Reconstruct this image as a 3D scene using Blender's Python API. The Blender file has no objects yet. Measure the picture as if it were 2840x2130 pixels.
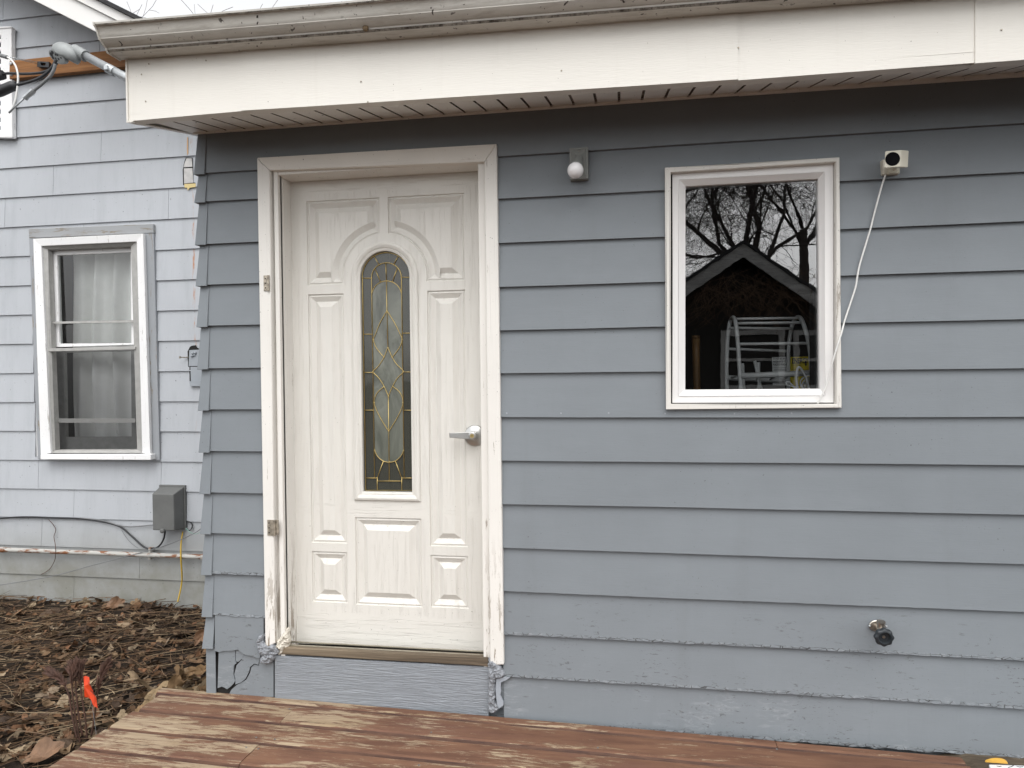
import bpy, bmesh, math, random
from mathutils import Vector, Matrix, noise
R = math.radians
random.seed(7)
sc = bpy.context.scene
COL = sc.collection

# ------------------------------------------------------------------ camera
D, F = 2.7631, 1886.17
yaw, pitch, roll = R(9.2117), R(-0.8292), R(-0.618)
HC = 1.405                                   # eye height above the deck boards
CAMP = Vector((0, -D, HC))
cy, sy, cp, sp = math.cos(yaw), math.sin(yaw), math.cos(pitch), math.sin(pitch)
FWD = Vector((-sy * cp, cy * cp, sp))
_r = Vector((cy, sy, 0)); _u = _r.cross(FWD)
RGT = math.cos(roll) * _r + math.sin(roll) * _u
UPV = -math.sin(roll) * _r + math.cos(roll) * _u
cam = bpy.data.cameras.new('camera'); co = bpy.data.objects.new('camera', cam); COL.objects.link(co)
M = Matrix((RGT, UPV, -FWD)).transposed().to_4x4(); M.translation = CAMP
co.matrix_world = M
cam.sensor_width = 36; cam.lens = F / 2840 * 36; cam.clip_start = 0.02; cam.clip_end = 500
sc.camera = co

# ------------------------------------------------------------------ sky, sun, exposure
SUN_EL, SUN_AZ = R(56), R(10)                # azimuth measured from -Y towards +X
w = bpy.data.worlds.new('World'); sc.world = w; w.use_nodes = True
nt = w.node_tree; nt.nodes.clear()
sky = nt.nodes.new('ShaderNodeTexSky'); sky.sky_type = 'NISHITA'; sky.sun_disc = False
sky.sun_elevation = SUN_EL; sky.sun_rotation = math.pi - SUN_AZ
sky.air_density = 1.0; sky.dust_density = 2.0; sky.ozone_density = 1.0
hs = nt.nodes.new('ShaderNodeHueSaturation'); hs.inputs['Saturation'].default_value = 0.06
bg = nt.nodes.new('ShaderNodeBackground'); bg.inputs['Strength'].default_value = 0.15
wo = nt.nodes.new('ShaderNodeOutputWorld')
nt.links.new(sky.outputs[0], hs.inputs['Color']); nt.links.new(hs.outputs[0], bg.inputs[0]); nt.links.new(bg.outputs[0], wo.inputs[0])
sl = bpy.data.lights.new('sun', 'SUN'); sl.energy = 0.7; sl.angle = R(70); sl.color = (1.0, 0.97, 0.93)
so = bpy.data.objects.new('sun', sl); COL.objects.link(so)
sdir = Vector((math.sin(SUN_AZ) * math.cos(SUN_EL), -math.cos(SUN_AZ) * math.cos(SUN_EL), math.sin(SUN_EL)))
so.rotation_euler = sdir.to_track_quat('Z', 'Y').to_euler()
so.location = (0, -6, 9)
sc.view_settings.view_transform = 'Standard'; sc.view_settings.look = 'None'
sc.view_settings.exposure = 1.10; sc.view_settings.gamma = 1

# ------------------------------------------------------------------ measuring helpers (the photograph surveyed onto true planes)
KP = 2840 / 2212
def ray(px, py):
    X = (px * KP - 1420) / F; Y = -(py * KP - 1065) / F
    return X * RGT + Y * UPV + FWD
def at(px, py, y):
    d = ray(px, py); return CAMP + d * ((y - CAMP.y) / d.y)
def atz(px, py, z):
    d = ray(px, py); return CAMP + d * ((z - CAMP.z) / d.z)
def atm(px, py, yy, yg=0.025):               # something seen mirrored in a pane standing at y = yg
    p = at(px, py, yy); return Vector((p.x, 2 * yg - p.y, p.z))
def crop(x0, y0, s):
    return lambda a, b: ((x0 + a * s) / KP, (y0 + b * s) / KP)
q1 = lambda a, b: (a * .25, b * .25)
q2 = lambda a, b: (a * .25, 414.4 + b * .25)
q3 = lambda a, b: (a * .25, 828.7 + b * .25)
q4 = lambda a, b: (a * .25, 1243.9 + b * .25)
d5 = lambda a, b: (529.6 + a * .26057, 296.0 + b * .26057)
d6 = lambda a, b: (529.6 + a * .26057, 728.2 + b * .26057)
d7 = lambda a, b: (529.6 + a * .26057, 1160.5 + b * .26057)
wA = crop(1800, 400, .27125); wB = crop(1800, 800, .27125)
eg = crop(560, 1690, .14465); eh = crop(1280, 1750, .15068)

# ------------------------------------------------------------------ mesh helpers
class MB:
    def __init__(s): s.v = []; s.f = []; s.m = []
    def add(s, vs, fs, mi=0):
        o = len(s.v); s.v += [tuple(v) for v in vs]; s.f += [tuple(i + o for i in f) for f in fs]; s.m += [mi] * len(fs); return s
    def prism(s, a, b, mi=0):
        n = len(a); fs = [tuple(range(n)), tuple(range(2 * n - 1, n - 1, -1))]
        fs += [(i, i + n, (i + 1) % n + n, (i + 1) % n) for i in range(n)]
        return s.add(list(a) + list(b), fs, mi)
    def box(s, x0, x1, y0, y1, z0, z1, mi=0):
        a = [(x0, y0, z0), (x1, y0, z0), (x1, y0, z1), (x0, y0, z1)]
        return s.prism(a, [(x, y1, z) for x, y, z in a], mi)
    def slab(s, pts, y, y2, mi=0):           # pixel outline on plane y, extruded straight back to y2
        a = [at(px, py, y) for px, py in pts]
        return s.prism(a, [(p.x, y2, p.z) for p in a], mi)
    def tube(s, path, r, n=8, mi=0, cap=True):
        P = [Vector(p) for p in path]; rr = r if isinstance(r, (list, tuple)) else [r] * len(P)
        vs = []; fs = []; ref = None
        for i, p in enumerate(P):
            t = (P[min(i + 1, len(P) - 1)] - P[max(i - 1, 0)]).normalized()
            if ref is None: ref = t.orthogonal().normalized()
            ref = (ref - t * ref.dot(t)); ref = ref.normalized() if ref.length > 1e-6 else t.orthogonal().normalized()
            b = t.cross(ref)
            for k in range(n):
                a = 2 * math.pi * k / n
                vs.append(p + (ref * math.cos(a) + b * math.sin(a)) * rr[i])
        for i in range(len(P) - 1):
            for k in range(n):
                k2 = (k + 1) % n; fs.append((i * n + k, i * n + k2, (i + 1) * n + k2, (i + 1) * n + k))
        if cap: fs += [tuple(range(n - 1, -1, -1)), tuple(range((len(P) - 1) * n, len(P) * n))]
        return s.add(vs, fs, mi)
    def lathe(s, prof, o, ax, n=24, mi=0):
        o = Vector(o); ax = Vector(ax).normalized(); e = ax.orthogonal().normalized(); g = ax.cross(e)
        vs = []; fs = []
        for r, h in prof:
            for k in range(n):
                a = 2 * math.pi * k / n; vs.append(o + ax * h + (e * math.cos(a) + g * math.sin(a)) * r)
        m = len(prof)
        for i in range(m - 1):
            for k in range(n):
                k2 = (k + 1) % n; fs.append((i * n + k, i * n + k2, (i + 1) * n + k2, (i + 1) * n + k))
        fs += [tuple(range(n - 1, -1, -1)), tuple(range((m - 1) * n, m * n))]
        return s.add(vs, fs, mi)
    def ball(s, c, r, n=10, mi=0, sc3=(1, 1, 1)):
        c = Vector(c); vs = []; fs = []
        for i in range(n + 1):
            t = math.pi * i / n
            for k in range(2 * n):
                a = math.pi * k / n
                vs.append(c + Vector((math.sin(t) * math.cos(a) * sc3[0], math.sin(t) * math.sin(a) * sc3[1], math.cos(t) * sc3[2])) * r)
        for i in range(n):
            for k in range(2 * n):
                k2 = (k + 1) % (2 * n); fs.append((i * 2 * n + k, (i + 1) * 2 * n + k, (i + 1) * 2 * n + k2, i * 2 * n + k2))
        return s.add(vs, fs, mi)
    def frame(s, out, inn, y, y2, yi=None, mi=0):   # four mitred members; out / inn are pixel corners TL TR BR BL
        yi = y if yi is None else yi
        o = [at(*p, y) for p in out]; i_ = [at(*p, yi) for p in inn]
        for k in range(4):
            k2 = (k + 1) % 4; a = [o[k], o[k2], i_[k2], i_[k]]
            s.prism(a, [(p.x, y2, p.z) for p in a], mi)
        return s
    def build(s, name, mats, parent=None, smooth=False, bevel=0, clean=True, recalc=True, seg=2):
        me = bpy.data.meshes.new(name); me.from_pydata(s.v, [], s.f)
        for m in (mats if isinstance(mats, (list, tuple)) else [mats]): me.materials.append(m)
        me.polygons.foreach_set('material_index', s.m)
        if recalc:
            bm = bmesh.new(); bm.from_mesh(me)
            if clean: bmesh.ops.remove_doubles(bm, verts=bm.verts, dist=1e-5)
            bmesh.ops.recalc_face_normals(bm, faces=bm.faces); bm.to_mesh(me); bm.free()
        if smooth: me.polygons.foreach_set('use_smooth', [True] * len(me.polygons))
        o = bpy.data.objects.new(name, me); COL.objects.link(o)
        if bevel:
            b = o.modifiers.new('bevel', 'BEVEL'); b.width = bevel; b.segments = seg; b.limit_method = 'ANGLE'; b.angle_limit = R(35)
        if parent: attach(o, parent)
        return o
def attach(o, parent):
    o.parent = parent
    base = parent.location.copy() if parent.parent is None else Vector((0, 0, 0))
    o.matrix_parent_inverse = Matrix.Translation(-base)
def tag(o, label=None, cat=None, group=None, kind=None):
    if label: o['label'] = label
    if cat: o['category'] = cat
    if group: o['group'] = group
    if kind: o['kind'] = kind
    return o
def thing(name, loc, label, cat, group=None):
    o = bpy.data.objects.new(name, None); COL.objects.link(o); o.location = loc; o.empty_display_size = .1
    return tag(o, label, cat, group)
def lettering(text, loc, size, mat, parent, rotz=0, bold=0, rot=None, width=None, align='LEFT'):
    cu = bpy.data.curves.new('lettering', 'FONT'); cu.body = text; cu.size = size; cu.offset = bold; cu.align_x = align
    t = bpy.data.objects.new('lettering', cu); COL.objects.link(t)
    me = bpy.data.meshes.new_from_object(t.evaluated_get(bpy.context.evaluated_depsgraph_get()))
    bpy.data.objects.remove(t); bpy.data.curves.remove(cu)
    if width and me.vertices:
        xs = [v.co.x for v in me.vertices]; k = width / max(1e-6, max(xs) - min(xs)); me.transform(Matrix.Scale(k, 4, Vector((1, 0, 0))))
    me.transform(Matrix.Translation(loc) @ (rot if rot is not None else Matrix.Rotation(R(90), 4, 'X')))
    me.materials.clear(); me.materials.append(mat)
    o = bpy.data.objects.new('lettering', me); COL.objects.link(o); attach(o, parent); return o
def smooth_path(pts, n=6):
    P = [Vector(p) for p in pts]; out = []
    for i in range(len(P) - 1):
        p0, p1, p2, p3 = P[max(i - 1, 0)], P[i], P[i + 1], P[min(i + 2, len(P) - 1)]
        for k in range(n):
            t = k / n
            out.append(0.5 * ((2 * p1) + (p2 - p0) * t + (2 * p0 - 5 * p1 + 4 * p2 - p3) * t * t + (3 * p1 - p0 - 3 * p2 + p3) * t ** 3))
    return out + [P[-1]]

# ------------------------------------------------------------------ materials
def srgb(r, g, b):
    f = lambda c: c / 12.92 if c <= .04045 else ((c + .055) / 1.055) ** 2.4
    return (f(r / 255), f(g / 255), f(b / 255), 1)
class MT:
    def __init__(s, name, rough=.6, metal=0, spec=.5):
        s.m = bpy.data.materials.new(name); s.m.use_nodes = True; s.t = s.m.node_tree
        s.b = s.t.nodes['Principled BSDF']; s.set('Roughness', rough); s.set('Metallic', metal); s.set('Specular IOR Level', spec)
        s.oc = s.n('ShaderNodeTexCoord').outputs['Object']
    def n(s, typ, ins=None, **props):
        nd = s.t.nodes.new(typ)
        for k, v in props.items(): setattr(nd, k, v)
        for k, v in (ins or {}).items(): s.inp(nd.inputs[k], v)
        return nd
    def inp(s, sock, v):
        if isinstance(v, bpy.types.NodeSocket): s.t.links.new(v, sock)
        else:
            if sock.type == 'RGBA' and len(v) == 3: v = (*v, 1)
            sock.default_value = v
    def set(s, k, v): s.inp(s.b.inputs[k], v)
    def map(s, scale, rot=(0, 0, 0), loc=(0, 0, 0), src=None):
        return s.n('ShaderNodeMapping', {'Vector': src or s.oc, 'Scale': scale, 'Rotation': rot, 'Location': loc}).outputs[0]
    def noise(s, scale, detail=4, rough=.55, vec=None, dist=0, col=False):
        nd = s.n('ShaderNodeTexNoise', {'Vector': vec or s.oc, 'Scale': scale, 'Detail': detail, 'Roughness': rough, 'Distortion': dist})
        return nd.outputs['Color' if col else 'Fac']
    def voro(s, scale, vec=None, feature='F1', out='Distance', rnd=1):
        nd = s.n('ShaderNodeTexVoronoi', {'Vector': vec or s.oc, 'Scale': scale, 'Randomness': rnd}, feature=feature); return nd.outputs[out]
    def step(s, x, a, b, lo=0., hi=1.):
        return s.n('ShaderNodeMapRange', {'Value': x, 'From Min': a, 'From Max': b, 'To Min': lo, 'To Max': hi}, clamp=True).outputs[0]
    def math(s, op, a, b=0.):
        return s.n('ShaderNodeMath', {0: a, 1: b}, operation=op).outputs[0]
    def mix(s, f, a, b, blend='MIX'):
        nd = s.n('ShaderNodeMix', data_type='RGBA', blend_type=blend)
        s.inp(nd.inputs[0], f); s.inp(nd.inputs[6], a); s.inp(nd.inputs[7], b); return nd.outputs[2]
    def bump(s, h, strength=.3, dist=.01, base=None):
        ins = {'Height': h, 'Strength': strength, 'Distance': dist}
        if base: ins['Normal'] = base
        o = s.n('ShaderNodeBump', ins).outputs[0]; s.set('Normal', o); return o
    def xyz(s):
        return s.n('ShaderNodeSeparateXYZ', {0: s.oc}).outputs
def grey(v): return (v, v, v, 1)

def paint(name, col, rough=.5, specks=.5, bumpk=.12, var=.05, grain=(3, 3, 40), speckcol=(.02, .02, .02), fine=90, spec=.4, wear=False):
    m = MT(name, rough, spec=spec)
    v = m.step(m.noise(1.6, 5, .6), .3, .7, 1 - var, 1 + var)
    v2 = m.step(m.noise(1, 6, .7, m.map((2.5, 2.5, 14))), .25, .75, 1 - var * .5, 1 + var * .5)
    c = m.mix(1, col, m.n('ShaderNodeCombineColor', {0: v, 1: v, 2: v}).outputs[0], 'MULTIPLY')
    c = m.mix(1, c, m.n('ShaderNodeCombineColor', {0: v2, 1: v2, 2: v2}).outputs[0], 'MULTIPLY')
    if specks:
        s1 = m.step(m.noise(170, 2, .5, dist=.8), .745 - .02 * specks, .765 - .02 * specks)
        gate = m.step(m.noise(2.2, 3), .47, .62)
        c = m.mix(m.math('MULTIPLY', s1, gate), c, speckcol)
    if wear:
        z_ = m.xyz()[2]
        ch = m.step(m.noise(1, 5, .75, m.map((26, 26, 95)), .4), .605, .63)
        ch = m.math('MULTIPLY', m.math('MULTIPLY', ch, m.step(m.noise(4.5, 3), .47, .56)), m.step(z_, .62, .30))
        c = m.mix(m.math('MULTIPLY', ch, .65), c, (.06, .06, .06))
        scf = m.math('MULTIPLY', m.step(m.noise(1, 8, .8, m.map((14, 14, 60)), 1.), .50, .62), m.math('MULTIPLY', m.step(m.noise(5.5, 2), .50, .62), m.step(z_, .24, .12)))
        c = m.mix(m.math('MULTIPLY', scf, .28), c, (.42, .44, .46))
        dd = m.math('MULTIPLY', m.step(m.noise(1, 6, .7, m.map((7, 7, .8))), .56, .80), .10)
        c = m.mix(dd, c, (.09, .085, .08))
    m.set('Base Color', c)
    h = m.noise(1, 8, .65, m.map(tuple(g * 6 for g in grain)))
    h2 = m.noise(fine, 4, .6)
    m.bump(m.math('ADD', h, m.math('MULTIPLY', h2, .5)), bumpk, .004)
    return m

SID = (.197, .217, .235)
LSD = (.43, .45, .478)
m_sid = paint('siding_paint', SID, .55, 1.0, .12, .06, spec=.3, wear=True)
# crackled lower edge of the boards
mm = paint('siding_edge_paint', SID, .5, 1, .2, .08)
crk = mm.step(mm.voro(55, mm.map((.55, 1, 1.6)), 'DISTANCE_TO_EDGE'), .0, .05, 1, 0)
crk2 = mm.step(mm.noise(38, 5, .7), .5, .62)
src = mm.b.inputs['Base Color'].links[0].from_socket
mm.set('Base Color', mm.mix(mm.math('MULTIPLY', crk, mm.step(mm.noise(6, 3), .35, .5)), mm.mix(mm.math('MULTIPLY', crk2, .55), src, (.30, .32, .34)), (.035, .03, .026)))
mm.bump(mm.math('ADD', mm.math('MULTIPLY', crk, -1.0), mm.noise(60, 5)), .7, .004)
m_edge = mm.m
m_sid_o = m_sid; m_sid = m_sid.m
# main house siding: pale blue grey, combed striations
ml = MT('pale_siding_paint', .6, spec=.3)
st = ml.noise(1, 5, .7, ml.map((190, 190, 2.2)))
v = ml.step(ml.noise(1.1, 5, .6), .25, .75, .93, 1.06)
dirt = ml.step(ml.noise(1, 6, .7, ml.map((9, 9, 1.1))), .5, .78)
cc = ml.mix(1, LSD, ml.n('ShaderNodeCombineColor', {0: v, 1: v, 2: v}).outputs[0], 'MULTIPLY')
cc = ml.mix(ml.math('MULTIPLY', dirt, .28), cc, (.22, .235, .25))
cc = ml.mix(ml.math('MULTIPLY', ml.step(st, .5, .75), .10), cc, (.18, .19, .21))
zz = ml.xyz()
low = ml.math('MULTIPLY', ml.step(zz[2], .42, .0), ml.step(ml.noise(3, 5, .7), .2, .6, .45, 1.))
cc = ml.mix(low, cc, (.225, .225, .20))                                       # splash-back dirt on the lowest courses
xs_ = ml.math('ADD', zz[0], ml.math('MULTIPLY', ml.math('SUBTRACT', ml.noise(2.5, 2), .5), .02))
streak = ml.math('MULTIPLY', ml.step(ml.math('ABSOLUTE', ml.math('ADD', xs_, 2.955)), .012, .004), ml.step(ml.noise(1, 4, .7, ml.map((30, 30, 5))), .52, .66))
cc = ml.mix(ml.math('MULTIPLY', streak, ml.step(zz[2], .9, 1.4)), cc, (.42, .20, .10))
sk = ml.step(ml.noise(70, 2, .5), .735, .75)
cc = ml.mix(ml.math('MULTIPLY', sk, .8), cc, (.05, .05, .05))
ml.set('Base Color', cc); ml.bump(st, .28, .004); m_lsid = ml.m
m_darkgap = MT('dark_gap', .9).m; m_darkgap.node_tree.nodes['Principled BSDF'].inputs['Base Color'].default_value = (.012, .011, .01, 1)  # near-black colour stands in for shade in gaps, cracks and openings

def peel(name, col, under, amount, rough=.6, var=.05, vertical=True, lowbias=None):
    m = MT(name, rough, spec=.35)
    sc3 = (34, 34, 4) if vertical else (4, 34, 34)
    n1 = m.noise(1, 7, .72, m.map(sc3), .3)
    thr = .66 - amount * .14
    mask = m.step(n1, thr, thr + .025)
    gate = m.step(m.noise(3.2, 4, .6), .40, .58)
    mask = m.math('MULTIPLY', mask, gate)
    if lowbias is not None:
        z = m.xyz()[2]
        mask = m.math('MAXIMUM', mask, m.math('MULTIPLY', m.step(n1, .535, .56), m.step(z, lowbias, .18)))
    v = m.step(m.noise(2, 5), .3, .7, 1 - var, 1 + var)
    c = m.mix(1, col, m.n('ShaderNodeCombineColor', {0: v, 1: v, 2: v}).outputs[0], 'MULTIPLY')
    lines = m.step(m.noise(1, 4, .7, m.map((150, 150, 1.5) if vertical else (1.5, 150, 150))), .60, .70)
    c = m.mix(m.math('MULTIPLY', lines, .28), c, (.35, .33, .30))
    sp_ = m.step(m.noise(140, 2, .5), .735, .755)
    c = m.mix(sp_, c, (.05, .045, .04))
    c = m.mix(mask, c, under)
    m.set('Base Color', c)
    m.bump(m.math('ADD', m.math('MULTIPLY', mask, -1.0), m.math('MULTIPLY', n1, .6)), .35, .003)
    return m.m
m_case = peel('casing_paint', (.74, .72, .68), (.24, .19, .14), .12, lowbias=.75)
m_case_h = peel('casing_paint_head', (.74, .71, .66), (.26, .2, .15), .08, vertical=False)
m_wtrim = peel('window_trim_paint', (.68, .66, .62), (.28, .24, .2), .15)
m_oldwin = peel('old_window_paint', (.80, .80, .80), (.30, .27, .24), .25)
m_greywood = peel('weathered_grey_casing', (.30, .315, .335), (.22, .18, .13), .6)
m_greyhead = peel('weathered_grey_head', (.30, .31, .32), (.20, .16, .11), 1.0, vertical=False)
m_vinyl = paint('white_vinyl', (.76, .75, .74), .35, .0, .03, .02).m
m_rake = paint('rake_paint', (.74, .73, .71), .5, .2, .05, .03).m
# embossed oak-grain door skin
m = MT('door_skin', .42, spec=.4)
gr = m.noise(1, 6, .7, m.map((85, 85, 3.2)), 1.6)
grh = m.noise(1, 6, .7, m.map((3.2, 85, 85)), 1.6)
z = m.xyz()[2]
hz = m.math('MAXIMUM', m.step(z, .35, .33), m.step(z, 2.215, 2.225))
hz = m.math('MAXIMUM', hz, m.math('MULTIPLY', m.step(z, .84, .835), m.step(z, .785, .79)))
gmix = m.math('ADD', m.math('MULTIPLY', gr, m.math('SUBTRACT', 1., hz)), m.math('MULTIPLY', grh, hz))
pore = m.step(gmix, .55, .64)
v = m.step(m.noise(1.5, 4), .3, .7, .97, 1.03)
c = m.mix(1, (.69, .672, .628, 1), m.n('ShaderNodeCombineColor', {0: v, 1: v, 2: v}).outputs[0], 'MULTIPLY')
c = m.mix(m.math('MULTIPLY', pore, .10), c, (.44, .39, .32))
spk = m.step(m.noise(150, 2, .5, dist=1.), .725, .745)
c = m.mix(m.math('MULTIPLY', spk, m.step(z, 1.3, .1, .25, .9)), c, (.12, .10, .08))
m.set('Base Color', c); m.bump(m.math('MULTIPLY', pore, -1.), .45, .003); m_door = m.m
# aluminium fascia: cream, fine horizontal emboss
m = MT('fascia_aluminium', .5, spec=.4)
li = m.noise(1, 3, .5, m.map((26, 26, 260)))
v = m.step(m.noise(1.3, 5, .6), .3, .7, .95, 1.03)
c = m.mix(1, (.76, .735, .68, 1), m.n('ShaderNodeCombineColor', {0: v, 1: v, 2: v}).outputs[0], 'MULTIPLY')
drip = m.step(m.noise(1, 5, .7, m.map((26, 26, .9))), .58, .74)
c = m.mix(m.math('MULTIPLY', drip, .07), c, (.42, .36, .28))
c = m.mix(m.step(m.noise(120, 2, .5), .765, .785), c, (.16, .13, .10))
m.set('Base Color', c); m.bump(li, .22, .003); m_fascia = m.m
# gutter: dirty, spotted, black algae line on its ridges
m = MT('gutter_aluminium', .48, spec=.4)
v = m.step(m.noise(1.8, 6, .7), .3, .7, .82, 1.04)
c = m.mix(1, (.64, .62, .57, 1), m.n('ShaderNodeCombineColor', {0: v, 1: v, 2: v}).outputs[0], 'MULTIPLY')
c = m.mix(m.math('MULTIPLY', m.step(m.noise(1, 6, .75, m.map((5, 30, 30))), .5, .68), .45), c, (.24, .20, .16))
c = m.mix(m.math('MULTIPLY', m.step(m.noise(42, 3, .5, dist=.5), .665, .685), m.step(m.noise(3, 3), .42, .55)), c, (.035, .025, .02))
m.set('Base Color', c); m.bump(m.noise(25, 5), .06, .004); m_gutter = m.m
m = MT('algae_line', .9)
c = m.mix(m.step(m.noise(30, 6, .8), .36, .62), (.30, .27, .23, 1), (.035, .026, .018, 1)); m.set('Base Color', c); m_algae = m.m
m = MT('soffit_vinyl', .5); v = m.noise(3, 4)
c = m.mix(m.step(v, .4, .7), (.84, .82, .78, 1), (.76, .73, .68, 1))
c = m.mix(m.step(m.noise(50, 3), .70, .73), c, (.08, .06, .05)); m.set('Base Color', c); m_soffit = m.m
m = MT('groove_shade', .9); m.set('Base Color', m.mix(m.step(m.noise(30, 4), .4, .6), (.24, .20, .16, 1), (.05, .038, .03, 1))); m_groove = m.m  # brown-black colour paints the shade inside the soffit ribs
def plain(name, col, rough=.5, metal=0, nz=.08, scale=8, bumpk=.0, spec=.5):
    m = MT(name, rough, metal, spec); v = m.step(m.noise(scale, 5, .6), .3, .7, 1 - nz, 1 + nz)
    m.set('Base Color', m.mix(1, (*col[:3], 1), m.n('ShaderNodeCombineColor', {0: v, 1: v, 2: v}).outputs[0], 'MULTIPLY'))
    if bumpk: m.bump(m.noise(scale * 8, 5, .65), bumpk, .004)
    return m.m
m_lampgrey = plain('lamp_grey_paint', (.225, .235, .225), .5, bumpk=.05)
m_boxgrey = plain('box_grey_plastic', (.125, .128, .125), .6, nz=.12, bumpk=.05)
m_galv = plain('galvanised_steel', (.42, .44, .45), .38, .6, .1, 30)
m_cast = plain('cast_aluminium', (.27, .285, .285), .55, .2, .1, 20, .1)
m_steel = plain('brushed_steel', (.52, .52, .51), .32, .9, .06, 30)
m_nickel = plain('worn_nickel', (.46, .42, .37), .28, .9, .2, 40)
m_brass = plain('brass', (.55, .42, .17), .34, .8, .12, 30)
m_black = plain('black_rubber', (.02, .021, .024), .5, nz=.2, scale=20)
m_wheel = plain('black_plastic_wheel', (.022, .027, .032), .42, nz=.25, scale=30)
m_lens = plain('black_lens', (.003, .003, .004), .06, nz=.1, spec=.04)
m_campl = plain('cream_plastic', (.66, .63, .53), .45, nz=.03)
m_bulb = plain('opal_glass', (.80, .79, .80), .14, nz=.02)
m_bulb.node_tree.nodes['Principled BSDF'].inputs['Subsurface Weight'].default_value = .0
m_whitecable = plain('white_cable', (.72, .72, .70), .45, nz=.04)
m_greycable = plain('grey_cable', (.16, .165, .17), .55, nz=.15, scale=25)
m_yellow = plain('yellow_cable', (.50, .33, .035), .5, nz=.12, scale=25)
m_green = plain('green_wire', (.22, .36, .31), .5)
m_copper = plain('worn_hinge', (.36, .32, .26), .45, .6, .5, 60)
m_black_ink = plain('black_ink', (.02, .02, .02), .6)
m_orange = plain('orange_vinyl', (.62, .055, .012), .45, nz=.12, scale=30)
m_ylabel = plain('yellow_label', (.85, .68, .03), .5, nz=.04)
m_wlabel = plain('white_label', (.72, .74, .75), .5, nz=.04)
m_tank = plain('tank_enamel', (.045, .047, .05), .6)
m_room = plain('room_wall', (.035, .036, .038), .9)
m_rack = plain('white_tube', (.60, .61, .62), .4, nz=.05)
m_handlewood = plain('varnished_wood', (.15, .075, .018), .5, nz=.2, scale=15)
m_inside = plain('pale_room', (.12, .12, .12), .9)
m_curt = plain('sheer_curtain', (.88, .88, .86), .9, nz=.05)
m_meter = plain('meter_paint', (.30, .325, .355), .5, nz=.06)
m_kickp = MT('embossed_kick_board', .45)
g = m_kickp.noise(1, 5, .6, m_kickp.map((4.5, 95, 98)), 2.0)
g2 = m_kickp.step(g, .42, .60)
m_kickp.set('Base Color', m_kickp.mix(m_kickp.math('MULTIPLY', g2, .14), (.255, .277, .305, 1), (.345, .37, .40, 1))); m_kickp.bump(g2, .55, .005); m_kick = m_kickp.m
def grainwood(name, c1, c2, c3, sc3, rough=.7, bumpk=.3, dist=1.5):
    m = MT(name, rough, spec=.25); a = m.noise(1, 6, .65, m.map(sc3), dist); b = m.noise(1, 4, .6, m.map(tuple(s * .3 for s in sc3)), .5)
    c = m.mix(m.step(a, .35, .65), c1, c2); c = m.mix(m.step(b, .5, .7), c, c3)
    m.set('Base Color', c); m.bump(a, bumpk, .004); return m.m
m_plank = grainwood('bare_cedar_plank', (.20, .085, .03, 1), (.32, .155, .06, 1), (.12, .05, .022, 1), (2.2, 40, 45))
m_sill = grainwood('weathered_sill', (.155, .12, .085, 1), (.075, .058, .042, 1), (.25, .20, .14, 1), (3, 60, 60))
m_ledger = grainwood('mossy_timber', (.06, .045, .032, 1), (.13, .105, .075, 1), (.035, .028, .02, 1), (6, 40, 40), bumpk=.7)
m_shedboard = grainwood('grey_barge_board', (.42, .42, .41, 1), (.24, .24, .235, 1), (.5, .5, .49, 1), (5, 30, 30))
m_shedwall = grainwood('dark_shed_boards', (.018, .016, .014, 1), (.03, .027, .024, 1), (.012, .01, .009, 1), (20, 20, 2))
m_shedwin = plain('shed_window_paint', (.38, .38, .37), .6, nz=.15)
m_vine = plain('dry_vine', (.12, .075, .045), .8, nz=.3)
m_bark = plain('bark', (.055, .046, .040), .9, nz=.3, scale=12)
m_twig = plain('twig_bark', (.06, .05, .045), .9, nz=.2)
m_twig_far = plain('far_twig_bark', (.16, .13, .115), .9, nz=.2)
m_shing = plain('asphalt_shingles', (.03, .03, .032), .9, nz=.4, scale=40, bumpk=.5)
m_fern = plain('dry_fern', (.075, .036, .024), .75, nz=.4, scale=30)
m_yleaf = plain('yellow_leaf', (.58, .33, .05), .5, nz=.15, scale=40)
m_bleaf = plain('tan_leaf', (.17, .095, .052), .65, nz=.3, scale=25, bumpk=.2)
m_gleaf = plain('greyed_leaf', (.24, .17, .10), .7, nz=.3, scale=25, bumpk=.2)
# foam filler
def foam(name, c1, c2, thr=.55):
    m = MT(name, .55, spec=.4); n1 = m.noise(75, 6, .75)
    m.set('Base Color', m.mix(m.step(n1, thr, thr + .12), c1, c2)); m.bump(m.math('ADD', n1, m.math('MULTIPLY', m.voro(110), .6)), .9, .006); return m.m
m_foam = foam('painted_foam', (.28, .295, .32, 1), (.15, .155, .165, 1), .58)
m_foamw = foam('cracked_white_filler', (.66, .62, .54, 1), (.34, .13, .02, 1), .62)
# rusty white pipe
m = MT('rusty_white_pipe', .55)
n1 = m.noise(1, 6, .7, m.map((7, 30, 30)), .4); rust = m.step(n1, .505, .575)
c = m.mix(rust, (.42, .415, .39, 1), m.mix(m.noise(40, 4), (.28, .10, .035, 1), (.10, .045, .02, 1)))
m.set('Base Color', c); m.bump(n1, .2, .003); m_pipe = m.m
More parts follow.
